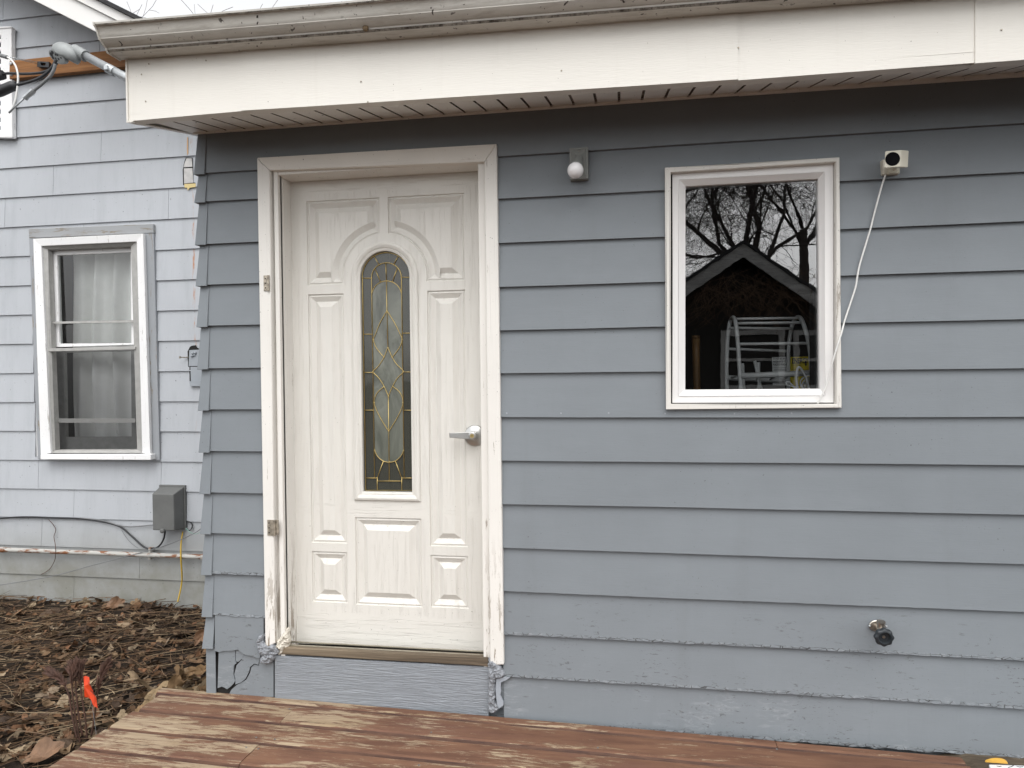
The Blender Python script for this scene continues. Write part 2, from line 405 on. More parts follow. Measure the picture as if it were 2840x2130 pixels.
# deck: worn red-brown stain over bare wood
m = MT('worn_deck_stain', .62, spec=.3)
oi = m.n('ShaderNodeObjectInfo').outputs['Random']
off = m.n('ShaderNodeCombineXYZ', {0: m.math('MULTIPLY', oi, 37.), 1: m.math('MULTIPLY', oi, 11.), 2: 0.}).outputs[0]
vec = m.n('ShaderNodeVectorMath', {0: m.oc, 1: off}, operation='ADD').outputs[0]
fine = m.noise(1, 10, .84, m.map((8, 70, 70), src=vec), .4)
big = m.noise(1, 4, .6, m.map((1.5, 5.5, 5), src=vec), .4)
x = m.xyz()
mid = m.noise(1, 6, .7, m.map((4, 26, 26), loc=(3, 3, 3), src=vec), .5)
wear = m.math('ADD', m.math('ADD', m.math('MULTIPLY', fine, .75), m.math('MULTIPLY', mid, .45)), m.math('MULTIPLY', big, .50))
wear = m.math('ADD', wear, m.step(x[0], -1.9, .6, .04, -.07))
worn = m.step(wear, .865, .905)
grain = m.noise(1, 7, .7, m.map((3.0, 90, 90), src=vec), 1.5)
bare = m.mix(m.step(grain, .35, .7), (.40, .315, .215, 1), (.235, .165, .105, 1))
bare = m.mix(m.math('MULTIPLY', m.step(m.noise(1, 4, .6, m.map((2.2, 7, 7), src=vec)), .52, .7), .5), bare, (.24, .17, .085))
stain = m.mix(m.step(m.noise(1, 6, .65, m.map((3, 20, 20), src=vec)), .38, .62), (.188, .098, .060, 1), (.118, .058, .037, 1))
stain = m.mix(m.math('MULTIPLY', m.step(m.noise(1, 3, .6, m.map((1.1, 4, 4), (0, 0, 0), (5, 5, 5), src=vec)), .55, .7), .7), stain, (.15, .075, .055))
c = m.mix(worn, stain, bare)
crack = m.step(m.noise(1, 4, .8, m.map((2.4, 130, 130), src=vec), .8), .66, .69)
c = m.mix(m.math('MULTIPLY', crack, .75), c, (.05, .03, .02))
m.set('Base Color', c)
hb = m.math('SUBTRACT', m.math('ADD', m.math('MULTIPLY', grain, .5), m.math('MULTIPLY', fine, .35)), m.math('ADD', m.math('MULTIPLY', worn, .22), crack))
m.bump(hb, .6, .004); m_deck = m.m
m = MT('deck_edge_stain', .6, spec=.3)
m.set('Base Color', m.mix(m.step(m.noise(1, 6, .7, m.map((5, 40, 40))), .4, .68), (.05, .022, .015, 1), (.14, .07, .042, 1))); m_deckedge = m.m
# soil, lawn
m = MT('damp_soil', .95, spec=.1); n1 = m.noise(14, 8, .75)
m.set('Base Color', m.mix(m.step(n1, .35, .7), (.014, .011, .009, 1), (.060, .045, .034, 1))); m.bump(n1, .9, .03); m_soil = m.m
# litter (colour per leaf kept in an attribute)
m = MT('dry_litter', .75, spec=.2); a = m.n('ShaderNodeAttribute', attribute_name='tint').outputs['Color']
v = m.step(m.noise(60, 5, .7), .3, .7, .72, 1.25)
v = m.math('MULTIPLY', v, .66)
m.set('Base Color', m.mix(1, a, m.n('ShaderNodeCombineColor', {0: v, 1: v, 2: v}).outputs[0], 'MULTIPLY')); m.bump(m.noise(90, 4), .25, .004); m_litter = m.m
# panes
def glass(name, refl, tint=(1, 1, 1), rough=0.0, haze=0.0, wave=0.0):
    m = bpy.data.materials.new(name); m.use_nodes = True; t = m.node_tree; t.nodes.clear()
    tr = t.nodes.new('ShaderNodeBsdfTransparent'); tr.inputs[0].default_value = (*tint, 1)
    gl = t.nodes.new('ShaderNodeBsdfGlossy'); gl.inputs['Roughness'].default_value = rough
    fr = t.nodes.new('ShaderNodeFresnel'); fr.inputs[0].default_value = 1.5
    ad = t.nodes.new('ShaderNodeMath'); ad.operation = 'ADD'; ad.inputs[1].default_value = refl; ad.use_clamp = True
    mx = t.nodes.new('ShaderNodeMixShader'); ou = t.nodes.new('ShaderNodeOutputMaterial')
    t.links.new(fr.outputs[0], ad.inputs[0]); t.links.new(ad.outputs[0], mx.inputs[0]); t.links.new(tr.outputs[0], mx.inputs[1]); t.links.new(gl.outputs[0], mx.inputs[2])
    if haze:
        df_ = t.nodes.new('ShaderNodeBsdfDiffuse'); df_.inputs[0].default_value = (.22, .225, .19, 1); m2 = t.nodes.new('ShaderNodeMixShader'); m2.inputs[0].default_value = haze
        t.links.new(mx.outputs[0], m2.inputs[1]); t.links.new(df_.outputs[0], m2.inputs[2]); t.links.new(m2.outputs[0], ou.inputs[0])
    else: t.links.new(mx.outputs[0], ou.inputs[0])
    if wave:
        tc = t.nodes.new('ShaderNodeTexCoord'); nz = t.nodes.new('ShaderNodeTexNoise'); nz.inputs['Scale'].default_value = 9; nz.inputs['Detail'].default_value = 2
        bp = t.nodes.new('ShaderNodeBump'); bp.inputs['Strength'].default_value = wave; bp.inputs['Distance'].default_value = .002
        t.links.new(tc.outputs['Object'], nz.inputs['Vector']); t.links.new(nz.outputs['Fac'], bp.inputs['Height']); t.links.new(bp.outputs[0], gl.inputs['Normal'])
    return m
m_glass = glass('window_glass', .19, (.9, .92, .92), wave=.05)
m_glass2 = glass('old_window_glass', .03, (.88, .9, .9))
m_glassdoor = glass('door_glass', .02, (.6, .64, .6), .03, haze=.22, wave=.4)
m_screen = glass('insect_screen', .0, (.64, .65, .66), .3)
m = MT('bevelled_glass', .18, spec=.6); n1 = m.noise(1, 4, .6, m.map((7, 7, 3.2)), 1.6)
m.set('Base Color', m.mix(m.step(n1, .35, .7), (.075, .082, .068, 1), (.18, .19, .16, 1))); m.bump(n1, .25, .02)
m.set('Roughness', .22); m_frost = m.m

# ================================================================== THE GREY EXTENSION
ext = thing('house_extension', (0, 0.6, 0), 'grey lap-sided single-storey extension with the white panelled front door and overhanging eave', 'house extension')
LAPS = [2.294, 2.120, 1.940, 1.763, 1.585, 1.408, 1.229, 1.052, .872, .691, .514, .335, .159, -.024]
LLAPS = [2.300, 2.177, 1.992, 1.812, 1.632, 1.446, 1.265, 1.080, .897, .719, .538, .352]
YB, YT = -.022, -.006
XC = -1.835                                   # the outside corner
casO = [d5(95, 170), d5(2085, 55), d7(2145, 1060), d7(165, 920)]
xl, xr = at(*casO[0], -.03).x, at(*casO[1], -.03).x + .002
ztop_case = at(*casO[0], -.03).z
wo_ = [(1436.4, 362.3), (1814, 339), (1818.6, 881.3), (1439, 884)]
wx0, wx1 = at(*wo_[0], -.03).x + .012, at(*wo_[1], -.03).x - .012
wz1, wz0 = at(*wo_[1], -.03).z - .02, at(*wo_[3], -.03).z + .012
sid = MB()
def board(x0, x1, zb, zt, c0=None, c1=None, rag=0., seed=0, mi_edge=None):
    """one lap board, its butt at zb, tilted under the board above; c0..c1 clips its height"""
    c0 = zb if c0 is None else max(c0, zb); c1 = zt if c1 is None else min(c1, zt)
    if c1 - c0 < .004: return
    yf = lambda z_: YB + (YT - YB) * (z_ - zb) / (zt - zb)
    n = max(1, int((x1 - x0) / .02)); e = .011
    vs = []; fs = []; mi = []
    for i in range(n + 1):
        X = x0 + (x1 - x0) * i / n
        j = 0; jy = 0
        if c0 == zb:
            j = .0012 * math.sin(X * 2.1 + seed * 1.7) + .0009 * noise.noise((X * 2.6, seed * 3.1, 0))
            if rag:
                q = noise.noise((X * 30, seed * 7.7, 2)) + .7 * noise.noise((X * 75, seed * 3.3, 5))
                j += rag * .0042 * q; jy = -rag * .003 * abs(noise.noise((X * 22, seed, 9)))
        vs += [(X, 0.012, c0 + j), (X, yf(c0) + jy, c0 + j), (X, yf(c0 + e) + jy * .5, min(c0 + e, c1)), (X, yf(c1), c1)]
    for i in range(n):
        a = i * 4; b = a + 4
        for k in range(3):
            fs.append((a + k, b + k, b + k + 1, a + k + 1)); mi.append(1 if (rag >= .5 and k < 2) else 0)
    o = len(sid.v); sid.v += vs; sid.f += [tuple(t + o for t in f) for f in fs]; sid.m += mi
ZS = 2.50
XR = 3.4
for k, zb in enumerate(LAPS):
    zt = (LAPS[k - 1] if k else ZS) + .006
    rag = 0 if k < 7 else (.1 if k == 7 else [.1, .15, .3, .5, .75, 2.0][k - 8])
    if k == 0:
        board(xr - 1.2, XR, zb, zt, c0=ztop_case - .01, seed=k); board(xr, XR, zb, zt, c1=ztop_case - .01, seed=k); continue
    if zb < wz1 and zt > wz0:
        board(xr, wx0, zb, zt, seed=k, rag=rag); board(wx1, XR, zb, zt, seed=k, rag=rag)
        board(wx0, wx1, zb, zt, c0=wz1, seed=k); board(wx0, wx1, zb, zt, c1=wz0, seed=k, rag=rag)
    else: board(xr, XR, zb, zt, seed=k, rag=rag)
for k, zb in enumerate(LLAPS):
    zt = (LLAPS[k - 1] if k else ZS) + .006
    rag = 0 if k < 10 else (.5 if k == 10 else 1.6)
    if k == 0: board(XC + .004, xl, zb, zt, seed=k + 40); board(xl, xr - 1.2 + .2, zb, zt, c0=ztop_case - .01, seed=k + 40); continue
    board(XC + .004, xl, zb, zt, seed=k + 40, rag=rag)
# the broken lowest board left of the door
def egp(pts, y, y2, mi=0, mb=sid): mb.slab([eg(*p) for p in pts], y, y2, mi)
egp([(250, 20), (1180, 20), (1178, 600), (1110, 930), (1060, 935), (960, 890), (870, 880), (780, 850), (690, 770), (600, 790), (520, 800), (430, 795), (330, 820), (245, 800)], -.020, .0)
egp([(325, 700), (632, 700), (634, 830), (640, 1000), (657, 1040), (612, 1070), (598, 1240), (632, 1370), (600, 1430), (540, 1490), (480, 1532), (430, 1500), (380, 1480), (300, 1512)], -.0115, -.003)
egp([(650, 760), (830, 760), (800, 880), (800, 920), (700, 1005), (650, 1000)], -.010, -.003)
egp([(850, 780), (1110, 800), (1112, 960), (1080, 1060), (1000, 1042), (920, 1110), (900, 1200), (835, 1330), (750, 1400), (640, 1440), (642, 1330), (620, 1240), (665, 1070), (760, 970)], -.0095, -.003)
egp([(1120, 700), (1372, 900), (1372, 1680), (500, 1680), (560, 1545), (660, 1455), (850, 1350), (925, 1210), (945, 1115), (1000, 1062), (1095, 1085)], -.006, .0)
egp([(300, 700), (1400, 700), (1400, 1700), (300, 1700)], .0, .014, 2)
# rest of the box: side walls and backing
sid.box(XC + .004, xl, .0125, .03, -.3, ZS, 2)
sid.box(xr, wx0, .0125, .03, -.3, ZS); sid.box(wx1, XR, .0125, .03, -.3, ZS); sid.box(wx0, wx1, .0125, .03, -.3, wz0); sid.box(wx0, wx1, .0125, .03, wz1, ZS)
sid.box(xl, xr, .0125, .03, ztop_case - .01, ZS); sid.box(xl, xr, .0125, .03, -.3, .12)
sid.box(at(1056, 1500, -.006).x + .002, xr + .004, -.007, .0122, .02, .21)
sid.box(XC, XC + .02, .0301, 1.58, -.3, 2.62); sid.box(XR - .02, XR, .0301, 4, -.3, 2.6)
sid.build('wall', [m_sid, m_edge, m_darkgap], ext, recalc=True, clean=False)
# metal outside corners, one per lap
for k, zb in enumerate(LLAPS + [.205, -.06]):
    zt = (LLAPS + [.205, -.06])[k - 1] if k else ZS - .02
    if k == 13: zt = .21
    c = MB(); yb, yt = YB - .010, YT - .003
    if k == 13: yb, yt = -.014, -.011
    wd = .048; e = .001
    x0b, x0t = XC - .011, XC - .002
    if k == 13: x0b, x0t = XC - .006, XC - .005
    zz0 = zb - .006 if k < 12 else zb
    c.prism([(x0b, yb, zz0), (XC + wd - .008, yb + .002, zz0), (XC + wd - .008, yt, zt), (x0t, yt, zt)],
            [(x0b, .06, zz0), (XC + wd - .008, yb + .0075, zz0), (XC + wd - .008, yt + .004, zt), (x0t, .06, zt)])
    c.build('corner_cap', m_sid, ext, bevel=.0015)
# soffit: sloping ribbed vinyl
SL = .2315; SX0 = -1.331; SP = .08885
yf_ = -.362; zf_ = lambda X: 2.4165 - .0135 * (X + 1.6)
zs = lambda y_, X=0: 2.485 + (2.485 - zf_(X)) / .362 * y_
s = MB(); g = MB()
x = SX0 - 6 * SP
xe = -1.884
for i in range(-7, 62):
    a, b = SX0 + i * SP, SX0 + (i + 1) * SP
    a = max(a, xe); b = min(b, XR)
    if b - a < .02: continue
    rec = .004 if 8 <= i < 40 else .0035
    p = lambda X, y_, dz=0: (X, y_, zs(y_, X) + dz)
    s.add([p(a, .0), p(a, yf_), p(b - .010, yf_), p(b - .010, .0)], [(0, 1, 2, 3)])
    g.add([p(b - .010, .0), p(b - .010, yf_), p(b - .009, yf_, .006), p(b - .009, .0, .006)], [(0, 1, 2, 3)])
    g.add([p(b - .009, .0, .006), p(b - .009, yf_, .006), p(b - .001, yf_, .006), p(b - .001, .0, .006)], [(0, 1, 2, 3)])
    g.add([p(b - .001, .0, .006), p(b - .001, yf_, .006), p(b, yf_), p(b, .0)], [(0, 1, 2, 3)])
    # flat dark patch painting the shaded open end of the rib above the trim
    g.add([(b - .016, -.014, zs(-.014, b) - .0008), (b - .002, -.014, zs(-.014, b) - .0008), (b - .003, -.03, zs(-.03, b) - .0008), (b - .0085, -.034, zs(-.034, b) - .0008)], [(0, 1, 2, 3)])
s.add([(xe, -.37, 2.432), (XR, -.37, 2.405), (XR, .1, 2.56), (xe, .1, 2.56)], [(0, 1, 2, 3)])
so_ = s.build('soffit', m_soffit, ext, clean=False)
g.build('rib_groove', m_groove, so_, clean=False)
t = MB()
t.prism([(XC - .02, -.020, 2.476), (.46, -.020, 2.472), (.46, -.020, 2.486), (XC - .02, -.020, 2.489)], [(XC - .02, -.004, 2.476), (.46, -.004, 2.472), (.46, -.004, 2.486), (XC - .02, -.004, 2.489)])
t.prism([(.455, -.022, 2.470), (XR, -.022, 2.452), (XR, -.022, 2.466), (.455, -.022, 2.484)], [(.455, -.004, 2.470), (XR, -.004, 2.452), (XR, -.004, 2.466), (.455, -.004, 2.484)])
t.build('soffit_trim', m_soffit, ext, bevel=.002)
# fascia panels, each with its returned lower lip
ftz = lambda X: 2.643 - .0163 * (X + 1.895)
fpan = [(-1.893, -1.412, 2.407, 2.411), (-1.4125, .393, 2.412, 2.386), (.393, 1.118, 2.3835, 2.3825), (1.118, XR, 2.379, 2.366)]
for i, (a, b, za, zb) in enumerate(fpan):
    f = MB(); yo = -.37 - (.0035 if i in (1, 3) else 0)
    a2, b2 = a, b + (.01 if i == 0 else 0)
    n = 12
    for j in range(n):
        u0, u1 = j / n, (j + 1) / n
        X0, X1 = a2 + (b2 - a2) * u0, a2 + (b2 - a2) * u1
        Z0, Z1 = za + (zb - za) * u0, za + (zb - za) * u1
        wv = lambda X: .0012 * math.sin(X * 5.3 + i)
        f.add([(X0, yo + wv(X0), Z0), (X1, yo + wv(X1), Z1), (X1, yo, ftz(X1) + .03), (X0, yo, ftz(X0) + .03)], [(0, 1, 2, 3)])
        f.add([(X0, yo + wv(X0), Z0), (X1, yo + wv(X1), Z1), (X1, yo + .045, Z1 + .001), (X0, yo + .045, Z0 + .001)], [(0, 1, 2, 3)])
    f.add([(a2, yo, za), (a2, yo, ftz(a2) + .03), (a2, yo + .02, ftz(a2) + .03), (a2, yo + .02, za)], [(0, 1, 2, 3)])
    f.build('fascia_panel', m_fascia, ext, clean=True)
for a, b in [(1222, 642), (1258, 875), (1285, 552), (1780, 522)]:
    nb = MB(); p_ = at(*q1(a, b), -.372); nb.lathe([(.0, 0), (.0032, 0), (.0022, .0016), (.0, .0018)], p_, (0, -1, 0), 8); nb.build('fascia_nail', m_copper, ext)
for f_, a, b in [(crop(700, 0, .32098), 938, 704), (crop(1400, 0, .33454), 470, 585), (crop(1400, 0, .33454), 1937, 394), (crop(2130, 0, .32098), 2018, 258), (crop(700, 0, .32098), 997, 880)]:
    nb = MB(); p_ = at(*f_(a, b), -.3745); nb.lathe([(.0, 0), (.0032, 0), (.0022, .0016), (.0, .0018)], p_, (0, -1, 0), 8); nb.build('fascia_nail', m_copper, ext)
# end of the eave, left: trim running back along the side wall, dark gap above
t = MB()
t.prism([(-1.896, -.375, 2.402), (-1.889, -.375, 2.402), (-1.889, -.375, 2.66), (-1.896, -.375, 2.66)], [(-1.896, .5, 2.60), (-1.889, .5, 2.60), (-1.889, .5, 2.86), (-1.896, .5, 2.86)])
t.prism([(-1.897, -.374, 2.400), (-1.870, -.374, 2.400), (-1.870, -.374, 2.404), (-1.897, -.374, 2.404)], [(-1.897, .5, 2.598), (-1.870, .5, 2.598), (-1.870, .5, 2.602), (-1.897, .5, 2.602)])
t.build('eave_end_trim', m_fascia, ext)
# gutter: ogee profile swept along the eave
prof = [(y_, z_ * .60) for y_, z_ in [(-.372, .0), (-.440, -.002), (-.446, .012), (-.448, .022), (-.462, .030), (-.478, .048), (-.487, .072), (-.492, .098), (-.499, .112), (-.505, .116), (-.507, .130), (-.500, .135), (-.492, .131), (-.490, .122), (-.480, .05), (-.44, .012), (-.376, .012)]]
x0g = -1.915
def gutter_piece(xa, xb, idx=None):
    gm = MB(); n = 18; vs = []; fs = []
    P = prof if idx is None else [prof[i] for i in idx]
    for j in range(n + 1):
        X = xa + (xb - xa) * j / n
        for (y_, z_) in P: vs.append((X, y_ + .0015 * math.sin(X * 3.1), ftz(X) + z_ + .0015 * math.sin(X * 2.3)))
    m_ = len(P)
    for j in range(n):
        for i in range(m_ - 1): fs.append((j * m_ + i, (j + 1) * m_ + i, (j + 1) * m_ + i + 1, j * m_ + i + 1))
    gm.add(vs, fs); return gm
gm = gutter_piece(x0g, XR)
for i, f in enumerate(gm.f):
    k = i % (len(prof) - 1)
    gm.m[i] = 0
gut = gm.build('gutter', [m_gutter, m_algae], ext, smooth=True)
gut.modifiers.new('edge', 'EDGE_SPLIT').split_angle = R(32)
ge = MB(); a = [(x0g - .003, y_, ftz(x0g) + z_) for y_, z_ in prof[:13]] + [(x0g - .003, -.372, ftz(x0g) + .076)]
ge.prism(a, [(p[0] + .003, p[1], p[2]) for p in a])
P_ = [(x0g - .002, y_ - .003, ftz(x0g) + z_ - .001) for y_, z_ in prof[:12]]
ge.tube(P_, .0035, 6)
ge.build('end_cap', m_gutter, gut)
al = gutter_piece(x0g, XR, [9, 10]); 
for i_, v_ in enumerate(al.v): al.v[i_] = (v_[0], v_[1] - .0006, v_[2] - (.003 if i_ % 2 == 0 else .007))
al.build('dirt_line', m_algae, gut, recalc=False)
al = gutter_piece(x0g, XR, [1, 2])
for i_, v_ in enumerate(al.v): al.v[i_] = (v_[0], v_[1] - .001, v_[2] - .0004 + (-.0015 if i_ % 2 else .0))
al.build('dirt_line', m_algae, gut, recalc=False)
# low-pitch roof above
r_ = MB()
r_.prism([(-1.9, -.43, 2.700), (XR, -.43, 2.612), (XR, -.43, 2.622), (-1.9, -.43, 2.710)], [(-1.9, 1.55, 2.95), (XR, 1.55, 2.86), (XR, 1.55, 2.88), (-1.9, 1.55, 2.97)])
r_.build('roof', m_shing, ext)

# ---- the room behind (dark)
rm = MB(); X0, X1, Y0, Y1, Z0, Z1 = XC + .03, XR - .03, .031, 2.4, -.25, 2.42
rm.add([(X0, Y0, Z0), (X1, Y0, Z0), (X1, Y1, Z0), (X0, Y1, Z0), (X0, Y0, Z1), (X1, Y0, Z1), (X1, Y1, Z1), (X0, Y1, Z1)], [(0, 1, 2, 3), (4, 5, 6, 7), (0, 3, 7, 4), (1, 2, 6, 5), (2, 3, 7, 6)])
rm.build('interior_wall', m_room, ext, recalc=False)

# ---- door frame
df = MB()
def cpt(a, b, s_): return s_(a, b)
yF = -.034
TLo, TRo, BRo, BLo = [at(*p, yF) for p in casO]
iTL, iTR, iBR, iBL = at(*d5(203, 277), yF), at(*d5(1982, 205), yF), at(*d7(2030, 1060), yF), at(*d7(248, 880), yF)
def pr(pts, y2): df.prism(pts, [(p[0], y2, p[2]) for p in pts])
pr([TLo, TRo, iTR, iTL], .012)
df.build('head_casing', m_case_h, ext, bevel=.004)
df = MB(); pr([TLo, iTL, iBL, BLo], .012); df.build('side_casing', m_case, ext, bevel=.005)
df = MB(); pr([TRo, iTR, iBR, BRo], .012); df.build('side_casing', m_case, ext, bevel=.005)
# stepped jambs: outer band then the jamb the door closes into
XD, ZD0, ZD1, YD = -1.025, .198, 2.297, .10
jb = MB()
xlj, xrj = iTL.x + .006, iTR.x - .004
ztj = iTL.z - .003
jb.box(xlj, xlj + .020, -.014, .02, .14, ztj + .02); jb.box(xlj + .020, -1.497, .004, .135, .14, ztj)
jb.box(-.578, xrj + .01, -.014, .135, .12, ztj + .02)
jb.box(xlj + .0205, -.5785, -.012, .02, ztj - .012, ztj + .02); jb.box(xlj + .0205, -.5785, .0055, .135, 2.292, ztj - .0125)
jamb = jb.build('jamb', m_case, ext, bevel=.002)
# hinges of a vanished storm door
for (a, b, lo, hi) in [(d5(152, 1148), d5(215, 1275), 0, 1), (d6(183, 1515), d6(275, 1648), 0, 1)]:
    h = MB(); p0, p1 = at(*a, -.037), at(*b, -.037); xm = p0.x + (p1.x - p0.x) * .68
    h.box(p0.x, xm - .003, -.037, -.033, p1.z, p0.z)
    h.tube([(xm, -.040, p1.z), (xm, -.040, p0.z)], .0052, 10)
    for t_ in (.25, .5, .75): h.tube([(xm, -.040, p1.z + (p0.z - p1.z) * t_ - .001), (xm, -.040, p1.z + (p0.z - p1.z) * t_ + .001)], .0062, 10)
    if a[1] > 900: h.box(xm + .003, p1.x, -.036, -.032, p1.z + .004, p0.z)
    for t_ in (.2, .5, .8): h.ball((p0.x + .008, -.0375, p1.z + (p0.z - p1.z) * t_), .0028, 5, 1)
    h.build('hinge', [m_copper, m_darkgap], ext)
# sill and threshold
sl_ = MB()
sl_.slab([(599, 1398), (1055, 1421), (1055, 1440), (594, 1413)], -.022, .02); sill = sl_.build('door_sill', m_sill, ext, bevel=.004)
th = MB(); a0 = at(622, 1391, .06); 
zL, zR = at(620, 1397.5, -.01).z, at(1050, 1420.5, -.01).z
zLb, zRb = at(620, 1391.5, .09).z, at(1050, 1413.5, .09).z
th.prism([(-1.52, -.012, zL - .02), (-.57, -.012, zR - .02), (-.57, -.012, zR), (-1.52, -.012, zL)], [(-1.52, .092, zLb - .02), (-.57, .092, zRb - .02), (-.57, .092, zRb), (-1.52, .092, zLb)])
th.tube([(-1.5, .005, zL + .002), (-.575, .005, zR + .002)], .004, 6); th.tube([(-1.5, .040, zL + .003), (-.575, .040, zR + .003)], .004, 6)
th.build('threshold', plain('aged_threshold', (.22, .20, .155), .45, .4, .25, 20), sill)
kb = MB(); kb.slab([(593, 1416), (1056, 1441), (1056, 1552), (593, 1512)], -.016, .012); kb.build('kick_board', m_kick, ext, bevel=.003)

# ---- the door itself
def offset(lp, d):
    n = len(lp); out = []
    for i in range(n):
        p0, p1, p2 = Vector(lp[i - 1]), Vector(lp[i]), Vector(lp[(i + 1) % n])
        e1, e2 = (p1 - p0).normalized(), (p2 - p1).normalized()
        n1, n2 = Vector((-e1.y, e1.x)), Vector((-e2.y, e2.x)); b = n1 + n2
        k = d / max(.35, (1 + n1.dot(n2))); out.append(p1 + b * k)
    return out
def ccw(lp):
    a = sum(lp[i][0] * lp[(i + 1) % len(lp)][1] - lp[(i + 1) % len(lp)][0] * lp[i][1] for i in range(len(lp)))
    return lp if a > 0 else lp[::-1]
def rect(x0, x1, z0, z1): return [(x0, z0), (x1, z0), (x1, z1), (x0, z1)]
ZA = 1.838
def arcpanel(sg):
    Rr = .19; a0 = math.atan2(1.812 - ZA, Rr); a1 = math.acos(.019 / Rr)
    arc = [(Rr * math.cos(a0 + (a1 - a0) * i / 18), ZA + Rr * math.sin(a0 + (a1 - a0) * i / 18)) for i in range(19)]
    lp = arc + [(.019, 2.186), (.361, 2.186), (.361, 1.811)]
    return ccw([(sg * x_, z_) for x_, z_ in lp])
def archloop(hw, zb): return ccw([(-hw, zb), (hw, zb)] + [(hw * math.cos(math.pi * i / 28), ZA + hw * math.sin(math.pi * i / 28)) for i in range(29)])
panels = [arcpanel(1), arcpanel(-1), rect(.191, .36, .658, 1.771), rect(-.36, -.191, .658, 1.771), rect(.192, .36, .390, .619), rect(-.36, -.192, .390, .619), rect(-.153, .153, .386, .777)]
lite = archloop(.152, .853)
bm = bmesh.new()
def loopverts(lp, y_): return [bm.verts.new((XD + p[0], y_, p[1])) for p in lp]
_zl, _zr = at(620, 1388.5, YD).z, at(1052, 1406.7, YD).z
outer = loopverts([(-.475, _zl), (.455, _zr), (.455, ZD1), (-.475, ZD1)], YD)
loops = [outer] + [loopverts(lp, YD) for lp in panels + [lite]]
ed = []
for L_ in loops:
    for i in range(len(L_)): ed.append(bm.edges.new((L_[i], L_[(i + 1) % len(L_)])))
bmesh.ops.triangle_fill(bm, use_beauty=True, use_dissolve=True, edges=ed)
def bridge(A, B):
    for i in range(len(A)):
        j = (i + 1) % len(A)
        bm.faces.new((A[i], A[j], B[j], B[i]))
for lp, L_ in zip(panels, loops[1:8]):
    prev = L_; thin = max(p[0] for p in lp) - min(p[0] for p in lp) < .2
    for d_, dep in [(.0022, .0070), (.0045, .0070), (.011, .0035), (.022, .0095), (.032, .0150), (.0340, .0150), (.0575, .001)]:
        cur = loopverts(offset(lp, d_), YD + dep); bridge(prev, cur); prev = cur
    bm.faces.new(prev)
prev = loops[8]
for d_, dep in [(.0, -.005), (.004, -.010), (.012, -.0125), (.022, -.009), (.028, -.004), (.030, -.006), (.0385, -.003), (.0395, .012)]:
    cur = loopverts(offset(lite, d_), YD + dep); bridge(prev, cur); prev = cur
# thickness
back = [bm.verts.new((v_.co.x, YD + .044, v_.co.z)) for v_ in outer]
for i in range(4): bm.faces.new((outer[i], outer[(i + 1) % 4], back[(i + 1) % 4], back[i]))
bmesh.ops.recalc_face_normals(bm, faces=bm.faces)
me = bpy.data.meshes.new('door'); bm.to_mesh(me); bm.free(); me.materials.append(m_door)
door = bpy.data.objects.new('door', me); COL.objects.link(door); attach(door, ext)
for f_ in me.polygons: f_.use_smooth = False
sw_ = MB(); sw_.slab([(616, 1386), (1054, 1404), (1054, 1420), (616, 1398)], .114, .12); sw_.build('door_gap_shade', m_black, door)  # black strip painted in for the unlit gap under the door
# leaded glass
YG = YD + .008
gp = MB(); lp = offset(lite, .0385)
gp.add([(XD + p[0], YG + .004, p[1]) for p in lp], [tuple(range(len(lp)))])
gp.build('glass_pane', m_glassdoor, door, recalc=False)
cm = MB(); YC = YG + .001
def dp(f_, a, b): p = at(*f_(a, b), YC); return p
def came(pts, r=.0018, sm=0):
    P = [dp(*p) for p in pts]
    cm.tube(smooth_path(P, sm) if sm else P, r, 6)
def dot(f_, a, b): cm.ball(dp(f_, a, b), .0036, 5, 0, (1, .7, 1))
def arc5(cx, cy_, rx, ry, t0, t1, n=18): return [(d5, cx + rx * math.cos(R(t0 + (t1 - t0) * i / n)), cy_ - ry * math.sin(R(t0 + (t1 - t0) * i / n))) for i in range(n + 1)]
came([(d6, 1000, 1270), (d5, 972, 1170)] + arc5(1170, 1163, 200, 205, 180, 0) + [(d6, 1393, 1270), (d6, 1000, 1270)])
came([(d6, 1073, 1168), (d5, 1047, 1170)] + arc5(1171, 1166, 124, 124, 180, 0) + [(d6, 1318, 1165)])
came([(d5, 1070, 990), (d5, 1107, 1056)]); came([(d5, 1267, 990), (d5, 1232, 1055)])
came([(d5, 972, 1170), (d5, 1047, 1170)]); came([(d5, 1295, 1163), (d5, 1370, 1163)])
came(arc5(1173, 1310, 122, 117, 175, 8))
came([(d5, 1075, 1092), (d5, 1123, 1203)]); came([(d5, 1260, 1088), (d5, 1220, 1200)]); came([(d5, 1165, 1042), (d5, 1170, 1193)])
came([(d5, 1171, 1193), (d5, 1175, 1440), (d6, 1183, 85)])
came([(d5, 1175, 1440), (d5, 1118, 1540), (d5, 1078, 1640), (d6, 1063, 20), (d6, 1085, 85), (d6, 1150, 167)], sm=5)
came([(d5, 1175, 1440), (d5, 1238, 1540), (d5, 1285, 1635), (d6, 1300, 20), (d6, 1280, 85), (d6, 1219, 168)], sm=5)
came([(d6, 1183, 85), (d6, 1150, 167), (d6, 1108, 235), (d6, 1062, 280)], sm=5); came([(d6, 1183, 85), (d6, 1219, 168), (d6, 1262, 232), (d6, 1309, 275)], sm=5)
came([(d6, 1062, 294), (d6, 1112, 345), (d6, 1153, 412), (d6, 1187, 490)], sm=5); came([(d6, 1309, 294), (d6, 1262, 340), (d6, 1221, 410), (d6, 1187, 490)], sm=5)
came([(d6, 1152, 410), (d6, 1092, 465), (d6, 1070, 545), (d6, 1110, 650), (d6, 1190, 782)], sm=5); came([(d6, 1222, 408), (d6, 1283, 460), (d6, 1308, 545), (d6, 1270, 650), (d6, 1190, 782)], sm=5)
